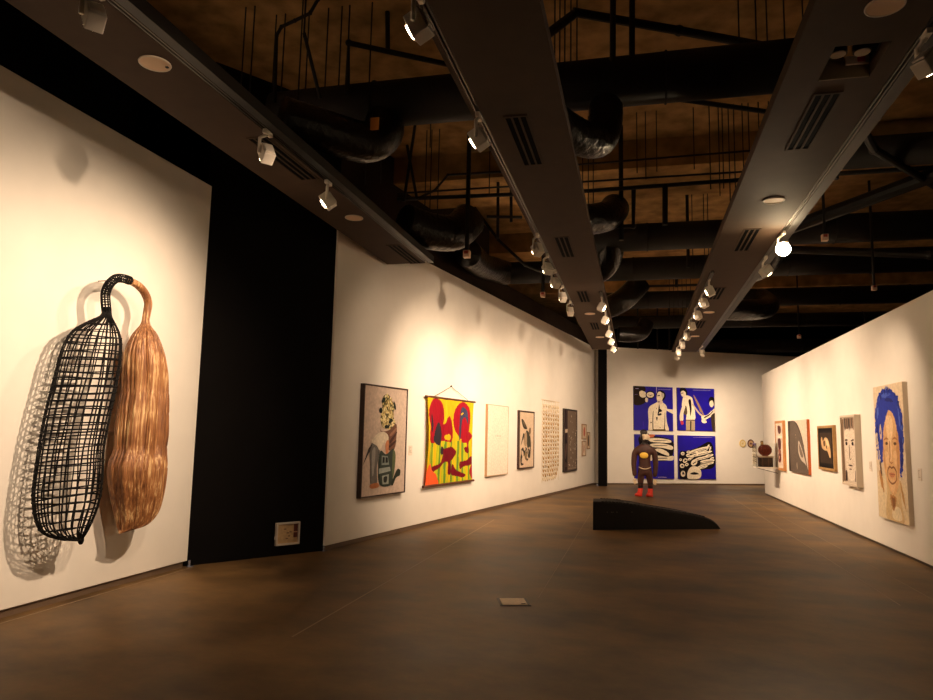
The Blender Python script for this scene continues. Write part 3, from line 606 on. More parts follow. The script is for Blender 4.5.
# blue-haired portrait
r = on_wall(*Rp, 10.86, .475, 'portrait_painting', 'large unframed portrait of a blue-haired face, nearest on the right wall', 'painting')
W, H, d = 1.24, 1.97, .06
g = G(); g.bb(0, W, -d, 0, 0, H); obj('stretcher', g, mat('canvas_side', (214, 196, 172), .7), r)
g = G(); slots = [(222, 202, 172)]; g.bb(0, W, -d-.004, -d, 0, H)
HB, HL, HD = (40, 58, 168), (78, 102, 200), (28, 38, 120)
def rag(pts, j, n=7):
    return [(x+random.uniform(-j, j), y+random.uniform(-j, j)*.6) for x, y in crom(pts, n)]
bl = [((228, 208, 172), S([(.02,.0),(.0,.26),(.22,.32),(.8,.3),(1.02,.2),(1.02,.0)])), ((214, 184, 136), S([(.3,.0),(.34,.2),(.36,.32),(.75,.32),(.80,.14),(.84,.0)])), ((234, 216, 182), S([(.5,.02),(.52,.1),(.74,.1),(.78,.02)])),
      (HB, rag([(.10,.62),(.03,.70),(.06,.84),(.16,.92),(.32,.97),(.52,.965),(.74,.94),(.88,.86),(.96,.72),(.96,.58),(.92,.46),(.86,.34),(.79,.36),(.78,.55),(.3,.55),(.24,.42),(.16,.44),(.12,.54)], .022)),
      ((222, 176, 124), S([(.24,.64),(.34,.76),(.50,.81),(.68,.77),(.80,.64),(.82,.46),(.77,.32),(.67,.215),(.54,.185),(.41,.24),(.29,.36),(.23,.5)])), ((238, 204, 158), S([(.40,.75),(.6,.76),(.64,.66),(.57,.58),(.56,.45),(.48,.45),(.44,.6)])), ((206, 152, 98), S([(.74,.66),(.81,.6),(.81,.44),(.74,.32),(.72,.48)])), ((206, 156, 104), S([(.25,.56),(.31,.5),(.34,.36),(.28,.42)])), ((232, 192, 144), S([(.34,.5),(.46,.48),(.44,.4),(.36,.4)])), ((232, 192, 144), S([(.62,.5),(.72,.5),(.7,.4),(.62,.41)])), ((230, 190, 142), S([(.44,.28),(.54,.3),(.64,.28),(.58,.21),(.5,.21)])),
      (HB, rag([(.2,.78),(.36,.87),(.56,.84),(.47,.79),(.38,.73),(.31,.66),(.28,.56),(.24,.45),(.17,.46),(.14,.6)], .012)), (HB, rag([(.56,.84),(.72,.82),(.82,.72),(.86,.58),(.84,.5),(.80,.62),(.72,.74),(.62,.80)], .012)), ((224, 196, 158), S([(.17,.66),(.22,.71),(.25,.62),(.2,.59)])), (HB, S([(.19,.64),(.22,.665),(.22,.63)])),
      (HL, rag([(.28,.93),(.5,.945),(.62,.92),(.42,.905)], .01)), (HL, rag([(.82,.85),(.87,.78),(.89,.66),(.84,.72)], .01)), (HL, rag([(.1,.8),(.14,.86),(.18,.82),(.12,.74)], .01)), (HD, rag([(.86,.6),(.92,.56),(.9,.4),(.85,.42)], .01)), (HD, rag([(.08,.68),(.12,.7),(.13,.58),(.1,.58)], .01)), (HD, rag([(.4,.89),(.56,.9),(.7,.87),(.54,.87)], .008)),
      ((176, 120, 74), S([(.30,.585),(.40,.608),(.48,.592),(.40,.592)])), ((176, 120, 74), S([(.60,.592),(.69,.612),(.78,.588),(.69,.595)])), ((150, 104, 66), elp(.405, .562, .055, .012)), ((150, 104, 66), elp(.69, .562, .055, .012)), ((62, 46, 40), elp(.41, .562, .022, .010)), ((62, 46, 40), elp(.69, .562, .022, .010)), ((176, 112, 70), S([(.5,.57),(.525,.57),(.515,.46),(.475,.43),(.49,.46)])), ((168, 104, 66), S([(.47,.43),(.54,.422),(.61,.43),(.54,.414)])),
      ((140, 92, 58), S([(.40,.372),(.47,.398),(.54,.39),(.61,.398),(.69,.372),(.70,.335),(.685,.335),(.67,.362),(.6,.384),(.54,.376),(.48,.384),(.42,.362),(.405,.335),(.39,.335)])), ((150, 100, 64), S([(.39,.34),(.40,.30),(.46,.272),(.54,.262),(.63,.275),(.69,.30),(.70,.34),(.685,.335),(.67,.305),(.62,.287),(.54,.276),(.47,.285),(.415,.305),(.405,.335)])), ((206, 134, 96), S([(.44,.34),(.54,.35),(.65,.34),(.59,.318),(.54,.314),(.49,.318)])), ((140, 84, 58), S([(.44,.341),(.54,.338),(.65,.341),(.54,.334)])),
      ((186, 136, 84), rag([(.45,.18),(.54,.19),(.64,.175),(.62,.12),(.56,.075),(.5,.09),(.46,.13)], .012)), ((146, 100, 62), rag([(.49,.165),(.55,.17),(.61,.16),(.58,.11),(.53,.10)], .012)), ((196, 150, 90), rag([(.8,.3),(.86,.24),(.94,.1),(.88,.14),(.82,.22)], .008)), ((190, 140, 84), rag([(.12,.36),(.2,.3),(.24,.2),(.18,.22),(.1,.3)], .01)), ((110, 86, 70), rag([(.13,.42),(.17,.42),(.2,.32),(.15,.34)], .008))]
for q in range(46):
    a = (q-6)/33*PI; x = .5-.46*math.cos(a); z = .64+.325*math.sin(a)
    z = max(.36, z); r2 = random.uniform(.6, 1.3)
    bl.append((random.choice([HB, HB, HL, HD]), elp(x+random.uniform(-.015, .01), z+random.uniform(-.01, .01), .028*r2, .012*r2, random.uniform(0, 180), 9)))
picture(g, 0, W, 0, H, -d-.004, bl, slots); obj('canvas', g, [paint(c) for c in slots], r, fixn=False)

# blue panels on the back wall
BLU, CR, INK = (27, 12, 158), (232, 220, 196), (22, 16, 20)
def bluepanel(s0, s1, z0, z1, layers, lab):
    r = on_wall(*Bp, s0, z0, 'painted_panel', lab, 'painting', 'four blue panels'); W, H, d = s1-s0, z1-z0, .05
    g = G(); g.bb(0, W, -d, 0, 0, H); obj('support', g, mat('panel_edge', (30, 20, 60), .6), r)
    g = G(); slots = [BLU]; g.bb(0, W, -d-.004, -d, 0, H); picture(g, 0, W, 0, H, -d-.004, layers, slots)
    obj('painted_face', g, [mat('panel_blue', BLU, .5, 0, .12, 4.)]+[paint(c) for c in slots[1:]], r, fixn=False)
bluepanel(.935, 2.40, 1.832, 3.334, [
    ((40, 30, 26), S([(-.02,1.02),(.26,1.0),(.3,.9),(.22,.86),(.3,.76),(.34,.68),(.2,.58),(.02,.57),(-.02,.7)])), (CR, S([(.14,.86),(.2,.9),(.3,.86),(.32,.78),(.24,.74),(.16,.77)])), (INK, elp(.42, .81, .12, .09)), (CR, elp(.42, .81, .095, .065)), (INK, S([(.36,.83),(.42,.8),(.48,.82),(.42,.785)])), (CR, S([(.3,.74),(.36,.72),(.34,.64),(.29,.66)])), ((220, 208, 230), P([(.575,1),(.585,1),(.585,.84),(.575,.84)])),
    ((150, 140, 190), P([(.04,.935),(.12,.935),(.12,.95),(.04,.95)])), ((150, 140, 190), P([(.62,.935),(.95,.94),(.95,.95),(.62,.945)])), ((120, 100, 170), P([(.02,.80),(.1,.805),(.1,.81),(.02,.81)])), ((70, 50, 180), P([(.22,.03),(.25,.03),(.25,.2),(.22,.2)])),
    (CR, S([(.36,.0),(.37,.2),(.36,.45),(.42,.56),(.56,.63),(.62,.66),(.74,.64),(.84,.55),(.82,.38),(.84,.18),(.86,-.02),(.4,-.02)])), (INK, S([(.47,.0),(.465,.2),(.48,.42),(.495,.42),(.485,.2),(.49,.0)])), (INK, S([(.76,.02),(.775,.2),(.785,.4),(.795,.4),(.79,.18),(.78,.02)])), ((96, 78, 40), P([(.47,.0),(.8,.0),(.8,.035),(.47,.03)])),
    (INK, elp(.69, .80, .125, .12, 10)), (CR, S([(.58,.78),(.62,.88),(.7,.88),(.74,.8),(.72,.7),(.64,.64),(.59,.7)])), ((190, 180, 160), S([(.7,.86),(.77,.84),(.76,.76),(.72,.76)])), (INK, S([(.60,.80),(.66,.81),(.66,.79),(.6,.785)])), ((216, 196, 180), S([(.6,.68),(.68,.71),(.74,.66),(.7,.6),(.62,.61)])), (INK, S([(.61,.66),(.66,.665),(.66,.65),(.61,.645)])),
    (CR, S([(.66,.56),(.76,.56),(.86,.5),(1.02,.48),(1.02,.39),(.9,.43),(.78,.49),(.68,.5)])), (INK, S([(.62,.5),(.68,.49),(.72,.45),(.66,.42),(.64,.44)])), (INK, S([(.64,.6),(.66,.52),(.64,.4),(.6,.36),(.62,.48)])), (INK, S([(.6,.36),(.68,.4),(.7,.36),(.62,.34)])), (INK, S([(.56,.3),(.6,.3),(.58,.22)])), (INK, elp(.43, .18, .018, .015)), (INK, elp(.66, .07, .012, .01)), (INK, elp(.57, .5, .012, .01))],
    'upper left of four blue panels, bare-chested man with a hand at his throat')
bluepanel(2.57, 4.005, 1.86, 3.338, [
    ((150, 140, 190), P([(.42,.945),(.9,.955),(.9,.965),(.42,.955)])), (INK, S([(.08,.98),(.2,1.0),(.27,.9),(.24,.8),(.1,.86)])), (CR, S([(.1,.9),(.17,.93),(.23,.88),(.22,.8),(.14,.79),(.1,.84)])), (INK, P([(.1,.875),(.16,.88),(.16,.865),(.1,.86)])),
    (CR, S([(.16,.78),(.28,.82),(.4,.76),(.44,.6),(.47,.42),(.46,.26),(.24,.24),(.24,.36),(.2,.52),(.12,.56)])), (INK, S([(.3,.7),(.36,.72),(.38,.5),(.34,.34),(.33,.5)])), ((90, 76, 60), S([(.16,.56),(.24,.56),(.26,.4),(.2,.36),(.15,.44)])), (CR, S([(.14,.58),(.21,.56),(.16,.4),(.15,.24),(.07,.22),(.06,.36)])), ((190, 60, 80), S([(.08,.22),(.14,.22),(.16,.15),(.1,.13)])),
    ((170, 152, 124), P([(.22,.0),(.22,.24),(.46,.24),(.46,.0)])), (INK, P([(.33,.0),(.335,.22),(.37,.22),(.36,.0)])), (INK, P([(.22,.235),(.46,.235),(.46,.255),(.22,.25)])), ((150, 120, 90), S([(.44,.8),(.46,.82),(.6,.6),(.72,.36),(.7,.34),(.56,.56)])), ((196, 178, 150), S([(.4,.6),(.42,.62),(.6,.42),(.72,.34),(.7,.32),(.56,.4)])), ((150, 120, 90), S([(.52,.7),(.54,.7),(.62,.46),(.6,.46)])),
    (INK, elp(.93, .7, .09, .11)), (CR, S([(.86,.62),(.88,.7),(.95,.72),(.98,.62),(.92,.56)])), (CR, S([(.64,.34),(.7,.36),(.8,.38),(.9,.46),(1.02,.54),(1.02,.38),(.86,.32),(.74,.26),(.66,.26)])), (CR, S([(.66,.28),(.74,.26),(.78,.2),(.7,.18),(.64,.22)])), (INK, S([(.72,.33),(.86,.4),(.96,.48),(.94,.44),(.84,.36),(.72,.3)])), ((60, 48, 40), S([(.9,.36),(1.02,.4),(1.02,0),(.94,0),(.9,.2)]))],
    'upper right of four blue panels, man in white shirt and a reaching boy')
bluepanel(.95, 2.42, .206, 1.697, [
    (INK, S([(.1,.92),(.3,.98),(.9,.9),(1.0,.7),(.9,.45),(.6,.4),(.3,.5),(.15,.7)])), (CR, S([(.35,.9),(.6,.92),(.9,.88),(.9,.82),(.6,.82),(.4,.84)])), (CR, S([(.4,.78),(.7,.8),(.96,.74),(.94,.66),(.7,.7),(.45,.72)])), (CR, S([(.5,.66),(.66,.68),(.84,.6),(.86,.52),(.66,.58)])), (CR, S([(.4,.5),(.6,.52),(.8,.5),(.98,.52),(.96,.42),(.74,.42),(.5,.42)])), (CR, S([(.3,.66),(.4,.6),(.44,.42),(.34,.44)])), (INK, S([(.5,.75),(.8,.76),(.8,.75),(.5,.735)])), (INK, S([(.5,.87),(.8,.88),(.8,.87),(.5,.855)])), (INK, S([(.55,.47),(.8,.475),(.8,.46),(.55,.455)])), ((190, 170, 200), P([(.58,.03),(.8,.03),(.8,.04),(.58,.04)]))],
    'lower left of four blue panels, partly hidden behind the brown figure')
pile = [((150, 140, 190), P([(.4,.955),(.92,.96),(.92,.968),(.4,.963)])), (INK, S([(.02,.1),(.04,.6),(.2,.64),(.5,.72),(.8,.86),(.92,.8),(.96,.6),(1.0,.4),(.9,.25),(.6,.2),(.5,.02),(.1,0)]))]
for x, y, rx, ry, a in ((.56, .68, .3, .03, 14), (.6, .58, .32, .035, 12), (.7, .5, .25, .03, 14), (.78, .42, .2, .035, 6), (.72, .33, .24, .03, 16), (.8, .74, .07, .025, 60), (.86, .7, .06, .02, 70), (.12, .58, .05, .04, 0), (.26, .54, .05, .04, 0), (.18, .42, .06, .05, 30), (.1, .3, .06, .05, 0), (.42, .38, .09, .065, 30), (.12, .12, .06, .07, 0), (.3, .46, .06, .03, 20), (.52, .46, .12, .03, 20), (.9, .48, .06, .025, 20)):
    pile.append((CR, elp(x, y, rx, ry, a))); pile.append((INK, elp(x+.01, y-.005, rx*.7, ry*.18, a)))
for x, y, rx, ry, a in ((.4, .61, .13, .022, 10), (.44, .54, .1, .02, 16), (.36, .49, .06, .02, 30), (.62, .635, .16, .018, 14), (.84, .56, .1, .018, 8), (.66, .27, .12, .02, 14), (.22, .33, .05, .035, 20), (.27, .62, .05, .03, 10), (.06, .44, .035, .03, 0), (.86, .36, .08, .016, 12)):
    pile.append((CR, elp(x, y, rx, ry, a))); pile.append((INK, elp(x, y, rx*.6, ry*.3, a+4)))
pile += [(CR, S([(.24,.16),(.34,.28),(.5,.28),(.6,.18),(.56,.02),(.26,.0)])), (INK, S([(.3,.12),(.42,.16),(.54,.12),(.42,.1)])), (INK, elp(.18, .43, .025, .02)), (INK, elp(.1, .3, .03, .02)), (INK, elp(.12, .14, .02, .03)), ((150, 140, 120), S([(.6,.36),(.9,.42),(.92,.4),(.62,.33)]))]
bluepanel(2.575, 4.008, .203, 1.69, pile, 'lower right of four blue panels, pile of lying people')

# back wall: small round plates, text panels
for s, R_, rim, face, lab in ((5.106, .105, (206, 180, 110), (226, 212, 176), 'pale round plaque with gold rim on the back wall, left of two'), (5.437, .115, (92, 52, 34), (196, 160, 120), 'round plaque with dark brown rim on the back wall, right of two')):
    r = on_wall(*Bp, s, 1.452, 'round_plaque', lab, 'plaque', 'round plaques on the back wall')
    g = G(); g.tube([(R_*math.cos(a*PI/16), -.02, R_*1.12*math.sin(a*PI/16)) for a in range(32)], .02, 8, close=True); obj('rim', g, mat('rim_%d' % rim[0], rim, .5), r, smooth=True)
    g = G(); g.disc((0, -.012, 0), R_*.98, .02, 28, 'Y'); obj('face', g, mat('plaq_%d' % face[1], face, .5), r)
    g = G(); g.ell((0, -.026, 0), (R_*.35, .01, R_*.3), 12, 8); obj('motif', g, mat('motif_%d' % rim[0], rim, .6), r)
r = on_wall(*Bp, 5.88, 1.38, 'round_plaque', 'small dark plaque on the back wall just left of the right wall end', 'plaque', 'round plaques on the back wall')
g = G(); g.box((0, -.015, .08), (.1, .03, .2)); obj('backing', g, mat('plq_dark', (110, 88, 60), .5), r, bevel=.01)
g = G(); g.ell((0, -.034, .08), (.03, .01, .06), 12, 8); obj('motif', g, mat('plq_gold', (196, 160, 90), .5), r)
for z0, z1, lab in ((1.165, 1.475, 'upper small grey text panel on the back wall by the brown mask'), (.745, 1.105, 'lower small grey text panel on the back wall by the brown mask')):
    r = on_wall(*Bp, 5.5, z0, 'text_panel', lab, 'text panel', 'grey text panels')
    g = G(); g.bb(0, .17, -.015, 0, 0, z1-z0); obj('board', g, mat('board_grey', (206, 192, 168), .6), r)
    g = G()
    k = z1-z0-.03
    while k > .02: g.bb(.015, .13+.03*random.random(), -.0162, -.014, k-.008, k); k -= .022
    obj('text_lines', g, mat('text_grey', (120, 106, 90), .7), r)
# wall vitrine at the far end of the right wall
r = thing('wall_vitrine', 'clear acrylic case on a white shelf at the far end of the right wall', 'display case', (3.66, 20.3, .88))
SHW = mat('shelf_white', (230, 222, 208), .5)
g = G(); g.bb(-.62, 0, -.32, .32, -.03, 0); obj('shelf', g, SHW, r, bevel=.004)
g = G()
g.tube([(-.58, 0, -.03), (-.02, 0, -.16)], .008, 6); obj('bracket', g, METAL, r)
gm = bpy.data.materials.new('acrylic'); gm.use_nodes = True; bb_ = gm.node_tree.nodes['Principled BSDF']
bb_.inputs['Base Color'].default_value = (.97, .97, .95, 1); bb_.inputs['Transmission Weight'].default_value = 1; bb_.inputs['Roughness'].default_value = .02; bb_.inputs['IOR'].default_value = 1.1
g = G(); t = .008
for x0, x1, y0, y1, z0, z1 in ((-.6, -.6+t, -.3, .3, 0, .62), (-.6, 0, -.3, -.3+t, 0, .62), (-.6, 0, .3-t, .3, 0, .62), (-.6, 0, -.3, .3, .62, .62+t)): g.bb(x0, x1, y0, y1, z0, z1)
obj('acrylic_case', g, gm, r)
r = thing('carved_mask', 'round reddish brown carved object inside the acrylic case', 'carving', (3.33, 20.3, 1.17))
BRN = mat('mask_brown', (132, 54, 26), .5, 0, .3, 20.)
g = G(); g.ell((0, 0, .155), (.17, .15, .15), 24, 14); obj('body', g, BRN, r, smooth=True)
g = G()
for k in range(9):
    a = k/9*2*PI; g.tube([(.172*math.cos(a)*math.sin(t)*1.0, .152*math.sin(a)*math.sin(t), .155-.152*math.cos(t)) for t in np.linspace(.5, 2.8, 12)], .006, 6)
obj('ribs', g, mat('mask_rib', (96, 36, 18), .5), r, smooth=True)
g = G(); g.disc((0, 0, .004), .08, .02, 20); obj('foot', g, BRN, r)
r = thing('dark_casket', 'dark brown box under the round carving inside the acrylic case', 'box', (3.33, 20.3, .88))
g = G(); g.bb(-.17, .17, -.14, .14, 0, .25); obj('body', g, mat('casket_dark', (56, 36, 26), .5, 0, .3, 14.), r, bevel=.008)
g = G(); g.bb(-.19, .19, -.155, .155, .25, .285); obj('lid', g, mat('casket_lid', (200, 184, 160), .5), r, bevel=.006)
for sx in (-.1, .05):
    g = G(); g.bb(sx, sx+.02, -.146, -.139, .02, .24); obj('strap', g, mat('casket_strap', (92, 62, 40), .5), r)

# wall box on the black recess
Kp = (Vector((-5.13, 7.36)), Vector((-4.085, 8.93)))
r = on_wall(*Kp, 1.145, .13, 'wall_box', 'white-framed service box low on the black wall', 'service box')
g = frame_g(.335, .285, .045, .022); obj('frame', g, mat('box_white', (206, 196, 184), .5), r, bevel=.003)
g = G(); g.bb(.02, .315, -.02, 0, .02, .265); obj('back_panel', g, mat('box_beige', (196, 164, 120), .6, 0, .15, 20.), r)
for z in (.09, .165, .215):
    g = G(); g.bb(.255, .305, -.032, -.018, z, z+(.06 if z < .2 else .04)); obj('socket', g, mat('socket_red', (92, 36, 26), .5), r)
for z, x in ((.2, .13), (.15, .17), (.11, .19), (.16, .21), (.08, .16)):
    g = G(); g.box((x, -.021, z), (.03, .006, .014)); obj('switch', g, mat('switch_brown', (120, 92, 62), .5), r)
g = G(); g.cyl((-.012, -.03, .08), (-.012, -.03, .12), .008, 8); g.box((0, -.03, .1), (.02, .01, .02)); obj('latch', g, mat('box_white', (206, 196, 184)), r)
# floor box
r = thing('floor_box', 'pale metal hatch set in the concrete floor', 'floor hatch', (-1.165, 6.885, 0), math.radians(18))
g = G(); W, H = .29, .31
for x0, x1, y0, y1 in ((-W/2, -W/2+.02, -H/2, H/2), (W/2-.02, W/2, -H/2, H/2), (-W/2, W/2, -H/2, -H/2+.02), (-W/2, W/2, H/2-.02, H/2)): g.bb(x0, x1, y0, y1, -.005, .005)
obj('frame', g, mat('hatch_frame', (52, 42, 34), .5), r)
g = G(); g.bb(-W/2+.024, W/2-.024, -H/2+.024, H/2-.024, -.005, .008); obj('cover', g, mat('hatch_cover', (214, 192, 158), .5, .1, .1, 30.), r, bevel=.002)
g = G(); g.bb(.06, .1, -.1, -.085, .008, .011); obj('lift_tab', g, mat('hatch_frame', (52, 42, 34)), r)
r = thing('floor_box', 'faint flush plate in the floor near the right edge', 'floor hatch', (2.58, 6.75, 0), 0)
g = G(); g.bb(-.15, .15, -.15, .15, -.005, .003); obj('cover', g, mat('plate_faint', (112, 96, 76), .5), r)
# blue-white glints, built as small pale metal brackets, at the base of the black wall and the column
GLINT = mat('glint_steel', (190, 200, 225), .25, .8)
for (x, y), rz, lab in (((-5.06, 7.37), .98, 'small blue-white glint built as a bracket at the left end of the black wall'), ((-4.08, 8.88), .98, 'small blue-white glint built as a bracket at the right end of the black wall'), ((-1.255, 23.40), 0, 'small blue-white glint built as a bracket beside the black column')):
    g = G(); g.bb(-.012, .012, -.012, .012, 0, .075); g.bb(-.03, .05, -.02, .012, 0, .006)
    o = obj('corner_glint', g, GLINT, loc=(x, y, 0)); o.rotation_euler = (0, 0, rz); tag(o, lab, 'light glint', 'corner glints built as brackets')

# ------------------------------------------------------------------ pod sculpture on the left wall
e1, n1, rz1 = fr(*W1p)
pod = on_wall(*W1p, 0, .55, 'pod_sculpture', 'hanging sculpture of black wire pod and brown wooden pod joined by a looped stem', 'sculpture')
Z0 = .55
WL = [(0.52,2.70),(0.50,2.62),(0.33,2.535),(0.16,2.43),(0.065,2.256),(0.001,1.958),(-0.057,1.645),(-0.102,1.159),(-0.086,0.921),(0.008,0.718),(0.189,0.63),(0.348,0.60),(0.492,0.58)]
WR = [(0.62,2.70),(0.64,2.62),(0.69,2.56),(0.76,2.47),(0.804,2.347),(0.797,2.057),(0.717,1.599),(0.688,1.386),(0.701,1.147),(0.681,0.913),(0.586,0.70),(0.492,0.58)]
OL = [(1.05,2.72),(1.03,2.62),(0.925,2.505),(0.834,2.322),(0.823,2.021),(0.807,1.689),(0.777,1.403),(0.731,1.242),(0.745,1.082),(0.813,0.891),(0.898,0.70),(0.96,0.58)]
OR = [(1.145,2.72),(1.175,2.62),(1.29,2.52),(1.43,2.30),(1.524,2.0),(1.53,1.71),(1.559,1.424),(1.552,1.14),(1.531,0.93),(1.474,0.75),(1.334,0.64),(1.12,0.60),(0.96,0.58)]
WL, WR, OL, OR = (crom(q, 6, False) for q in (WL, WR, OL, OR))
def prof(L, z):
    zs = [p[1] for p in L][::-1]; xs = [p[0] for p in L][::-1]
    return float(np.interp(z, zs, xs))
def section(L, R, z, kd):
    a, b = prof(L, z), prof(R, z); c = (a+b)/2; w = max(.02, (b-a)/2)
    tn = 1.19                                    # views the pod about fifty degrees off the wall's normal
    aw = w/math.sqrt(1+(kd*tn)**2)
    return c, aw, aw*kd
DC = .28
def podpt(L, R, z, th, kd, dr=0):
    c, aw, ad = section(L, R, z, kd)
    return Vector((c+(aw+dr)*math.cos(th), -DC-(ad+dr)*math.sin(th), z-Z0))
WIRE = mat('wire_black', (9, 7, 8), .7, spec=.2)
zs = list(np.linspace(2.554, .62, 60))
# even out the ends with a finer step
zsw = [2.70-(2.70-.585)*(.5-.5*math.cos(PI*i/70)) for i in range(71)]
g = G(); NL = 25
for k in range(NL):
    th0 = 2*PI*k/NL+random.uniform(-.06, .06); wob = random.uniform(.01, .035); ph = random.uniform(0, 6)
    g.tube([podpt(WL, WR, z, th0+wob*math.sin(z*4+ph)+.12*(z-1.5), .72) for z in zsw], random.choice([.0055, .0065, .0075]), 5)
zr = 2.60
while zr > .62:
    ph = random.uniform(0, 6); am = random.uniform(.0, .01)
    g.tube([podpt(WL, WR, min(2.69, max(.59, zr+.02*math.cos(2*PI*k/40)+am*math.sin(2*PI*k/40*2+ph))), 2*PI*k/40, .72, .004) for k in range(40)], random.choice([.0052, .0065, .0075]), 5, close=True)
    zr -= random.uniform(.058, .078)
g.ell((.492, -DC, .585-Z0), (.026, .026, .04), 10, 8)
obj('wire_pod', g, WIRE, pod)
# wooden pod: ridged bundle of strips
def wood_mat():
    m = bpy.data.materials.new('pod_wood'); m.use_nodes = True; nt = m.node_tree; b = nt.nodes['Principled BSDF']; N = nt.nodes.new; L = nt.links.new
    tc = N('ShaderNodeTexCoord'); mp = N('ShaderNodeMapping'); mp.inputs['Scale'].default_value = (52, 52, 1.5)
    nz = N('ShaderNodeTexNoise'); nz.inputs['Scale'].default_value = 1.; nz.inputs['Detail'].default_value = 4; nz.inputs['Roughness'].default_value = .65
    n2 = N('ShaderNodeTexNoise'); n2.inputs['Scale'].default_value = 3.2; n2.inputs['Detail'].default_value = 3
    L(tc.outputs['Object'], mp.inputs['Vector']); L(mp.outputs['Vector'], nz.inputs['Vector']); L(tc.outputs['Object'], n2.inputs['Vector'])
    ad = N('ShaderNodeMath'); ad.operation = 'MULTIPLY_ADD'; ad.inputs[1].default_value = .46; L(n2.outputs['Fac'], ad.inputs[0])
    ml = N('ShaderNodeMath'); ml.operation = 'MULTIPLY'; ml.inputs[1].default_value = .72; L(nz.outputs['Fac'], ml.inputs[0]); L(ml.outputs[0], ad.inputs[2])
    r = N('ShaderNodeValToRGB'); e = r.color_ramp.elements
    e[0].position = .38; e[0].color = (*lin((58, 32, 18)), 1); e[1].position = .74; e[1].color = (*lin((230, 194, 142)), 1)
    q = e.new(.49); q.color = (*lin((116, 72, 42)), 1); q = e.new(.62); q.color = (*lin((160, 108, 64)), 1)
    L(ad.outputs[0], r.inputs['Fac']); L(r.outputs['Color'], b.inputs['Base Color'])
    bp = N('ShaderNodeBump'); bp.inputs['Strength'].default_value = .5; bp.inputs['Distance'].default_value = .015; L(nz.outputs['Fac'], bp.inputs['Height']); L(bp.outputs['Normal'], b.inputs['Normal'])
    b.inputs['Roughness'].default_value = .5
    return m
WOOD = wood_mat()
NW = 144; ridge = [random.uniform(-.006, .006) for _ in range(NW)]
rings = []
for i in range(80):
    z = 2.72-(2.72-.582)*(.5-.5*math.cos(PI*i/79))
    c, aw, ad = section(OL, OR, z, .75)
    wst = 1-.045*math.exp(-((z-1.98)/.12)**2)-.065*math.exp(-((z-1.38)/.12)**2)
    f = min(1, aw/.15)
    rings.append([podpt(OL, OR, z, 2*PI*k/NW, .75, (wst-1)*aw+f*(ridge[(k+int(3*math.sin(z*2)))%NW]+.012*math.sin(2*PI*k/NW*9+z*1.5)*math.sin(z*1.3))) for k in range(NW)])
g = G(); g.loft(rings); obj('wooden_pod', g, WOOD, pod, smooth=False)
# loop stem, half wire, half wood
stem = [(0.572,2.66),(0.55,2.75),(0.541,2.839),(0.579,2.927),(0.647,2.99),(0.738,3.018),(0.834,3.016),(0.962,2.99),(1.061,2.931),(1.115,2.847),(1.112,2.76),(1.098,2.68)]
sp3 = [(s, -DC, z-Z0) for s, z in stem]
wp = crom(sp3[:7], 8, False); op = crom(sp3[6:], 8, False)
g = G()
pts = [Vector(p) for p in wp]; N = len(pts)
fr_ = []
for i in range(N):
    t = (pts[min(i+1, N-1)]-pts[max(0, i-1)]).normalized(); a = Vector((0, 1, 0)); b = t.cross(a).normalized(); fr_.append((a, b))
rs = .038
for k in range(9): g.tube([pts[i]+(fr_[i][0]*math.cos(2*PI*k/9)+fr_[i][1]*math.sin(2*PI*k/9))*rs for i in range(N)], .0065, 5)
for i in range(0, N, 2): g.tube([pts[i]+(fr_[i][0]*math.cos(2*PI*k/14)+fr_[i][1]*math.sin(2*PI*k/14))*rs for k in range(14)], .005, 5, close=True)
obj('wire_stem', g, WIRE, pod)
g = G(); nn = len(op); g.tube(op, [.036+.004*math.sin(PI*i/(nn-1)) for i in range(nn)], 14); obj('wooden_stem', g, WOOD, pod, smooth=True)
g = G(); g.cyl((.74, 0, 3.0-Z0), (.74, -DC+.02, 3.0-Z0), .005, 8); obj('wall_pin', g, METAL, pod)

# ------------------------------------------------------------------ black wedge sculpture
L_ = math.hypot(2.191, 1.045)
r = thing('wedge_sculpture', 'long black rubber wedge lying on the gallery floor', 'sculpture', (-.746, 12.467, 0), math.atan2(1.045, 2.191))
RUB = mat('rubber_black', (11, 9, 9), .6, 0, .3, 40., .2, spec=.3)
top = [(0, .48), (.446, .462), (.8, .42), (1.185, .36), (1.55, .31), (1.92, .255), (2.15, .205), (2.3, .14), (2.4, .05), (L_, 0)]
top = [(x, z) for x, z in top]
prof_ = crom(top, 4, False)
g = G()
def ring(y, dz): return [(x, y, max(0, z-dz)) for x, z in prof_]
ys = [(0, .03), (.012, .012), (.03, 0), (.3, -.01), (.57, 0), (.588, .012), (.6, .03)]
def sk(p): return (p[0]*(1-.105*p[1]/.6)+p[1]*.42, p[1], p[2])
R_ = [[g.bm.verts.new(sk(p)) for p in ring(y, dz)]+[g.bm.verts.new(sk((0, y, 0)))] for y, dz in ys]
for A, B in zip(R_, R_[1:]):
    for k in range(len(A)-2): g._f([A[k], A[k+1], B[k+1], B[k]])
    g._f([A[-1], A[0], B[0], B[-1]]); g._f([A[-2], A[-1], B[-1], B[-2]])
g._f(R_[0]); g._f(R_[-1][::-1])
obj('body', g, RUB, r)
for i in range(30):
    x = .18+i*.066; z = float(np.interp(x, [p[0] for p in prof_], [p[1] for p in prof_]))
    for y in (.03, .57):
        g = G(); g.box(Vector(sk((x, y, z+.002))), (.036, .05, .014), Matrix.Rotation(.2, 3, 'Y')); obj('tread_block', g, RUB, r)
STUD = mat('stud_metal', (120, 110, 100), .3, .6)
for x in (.26, .34, .37, .44, .72):
    g = G(); g.ell((x, -.002, .3), (.007, .006, .007), 8, 6); obj('stud', g, STUD, r)

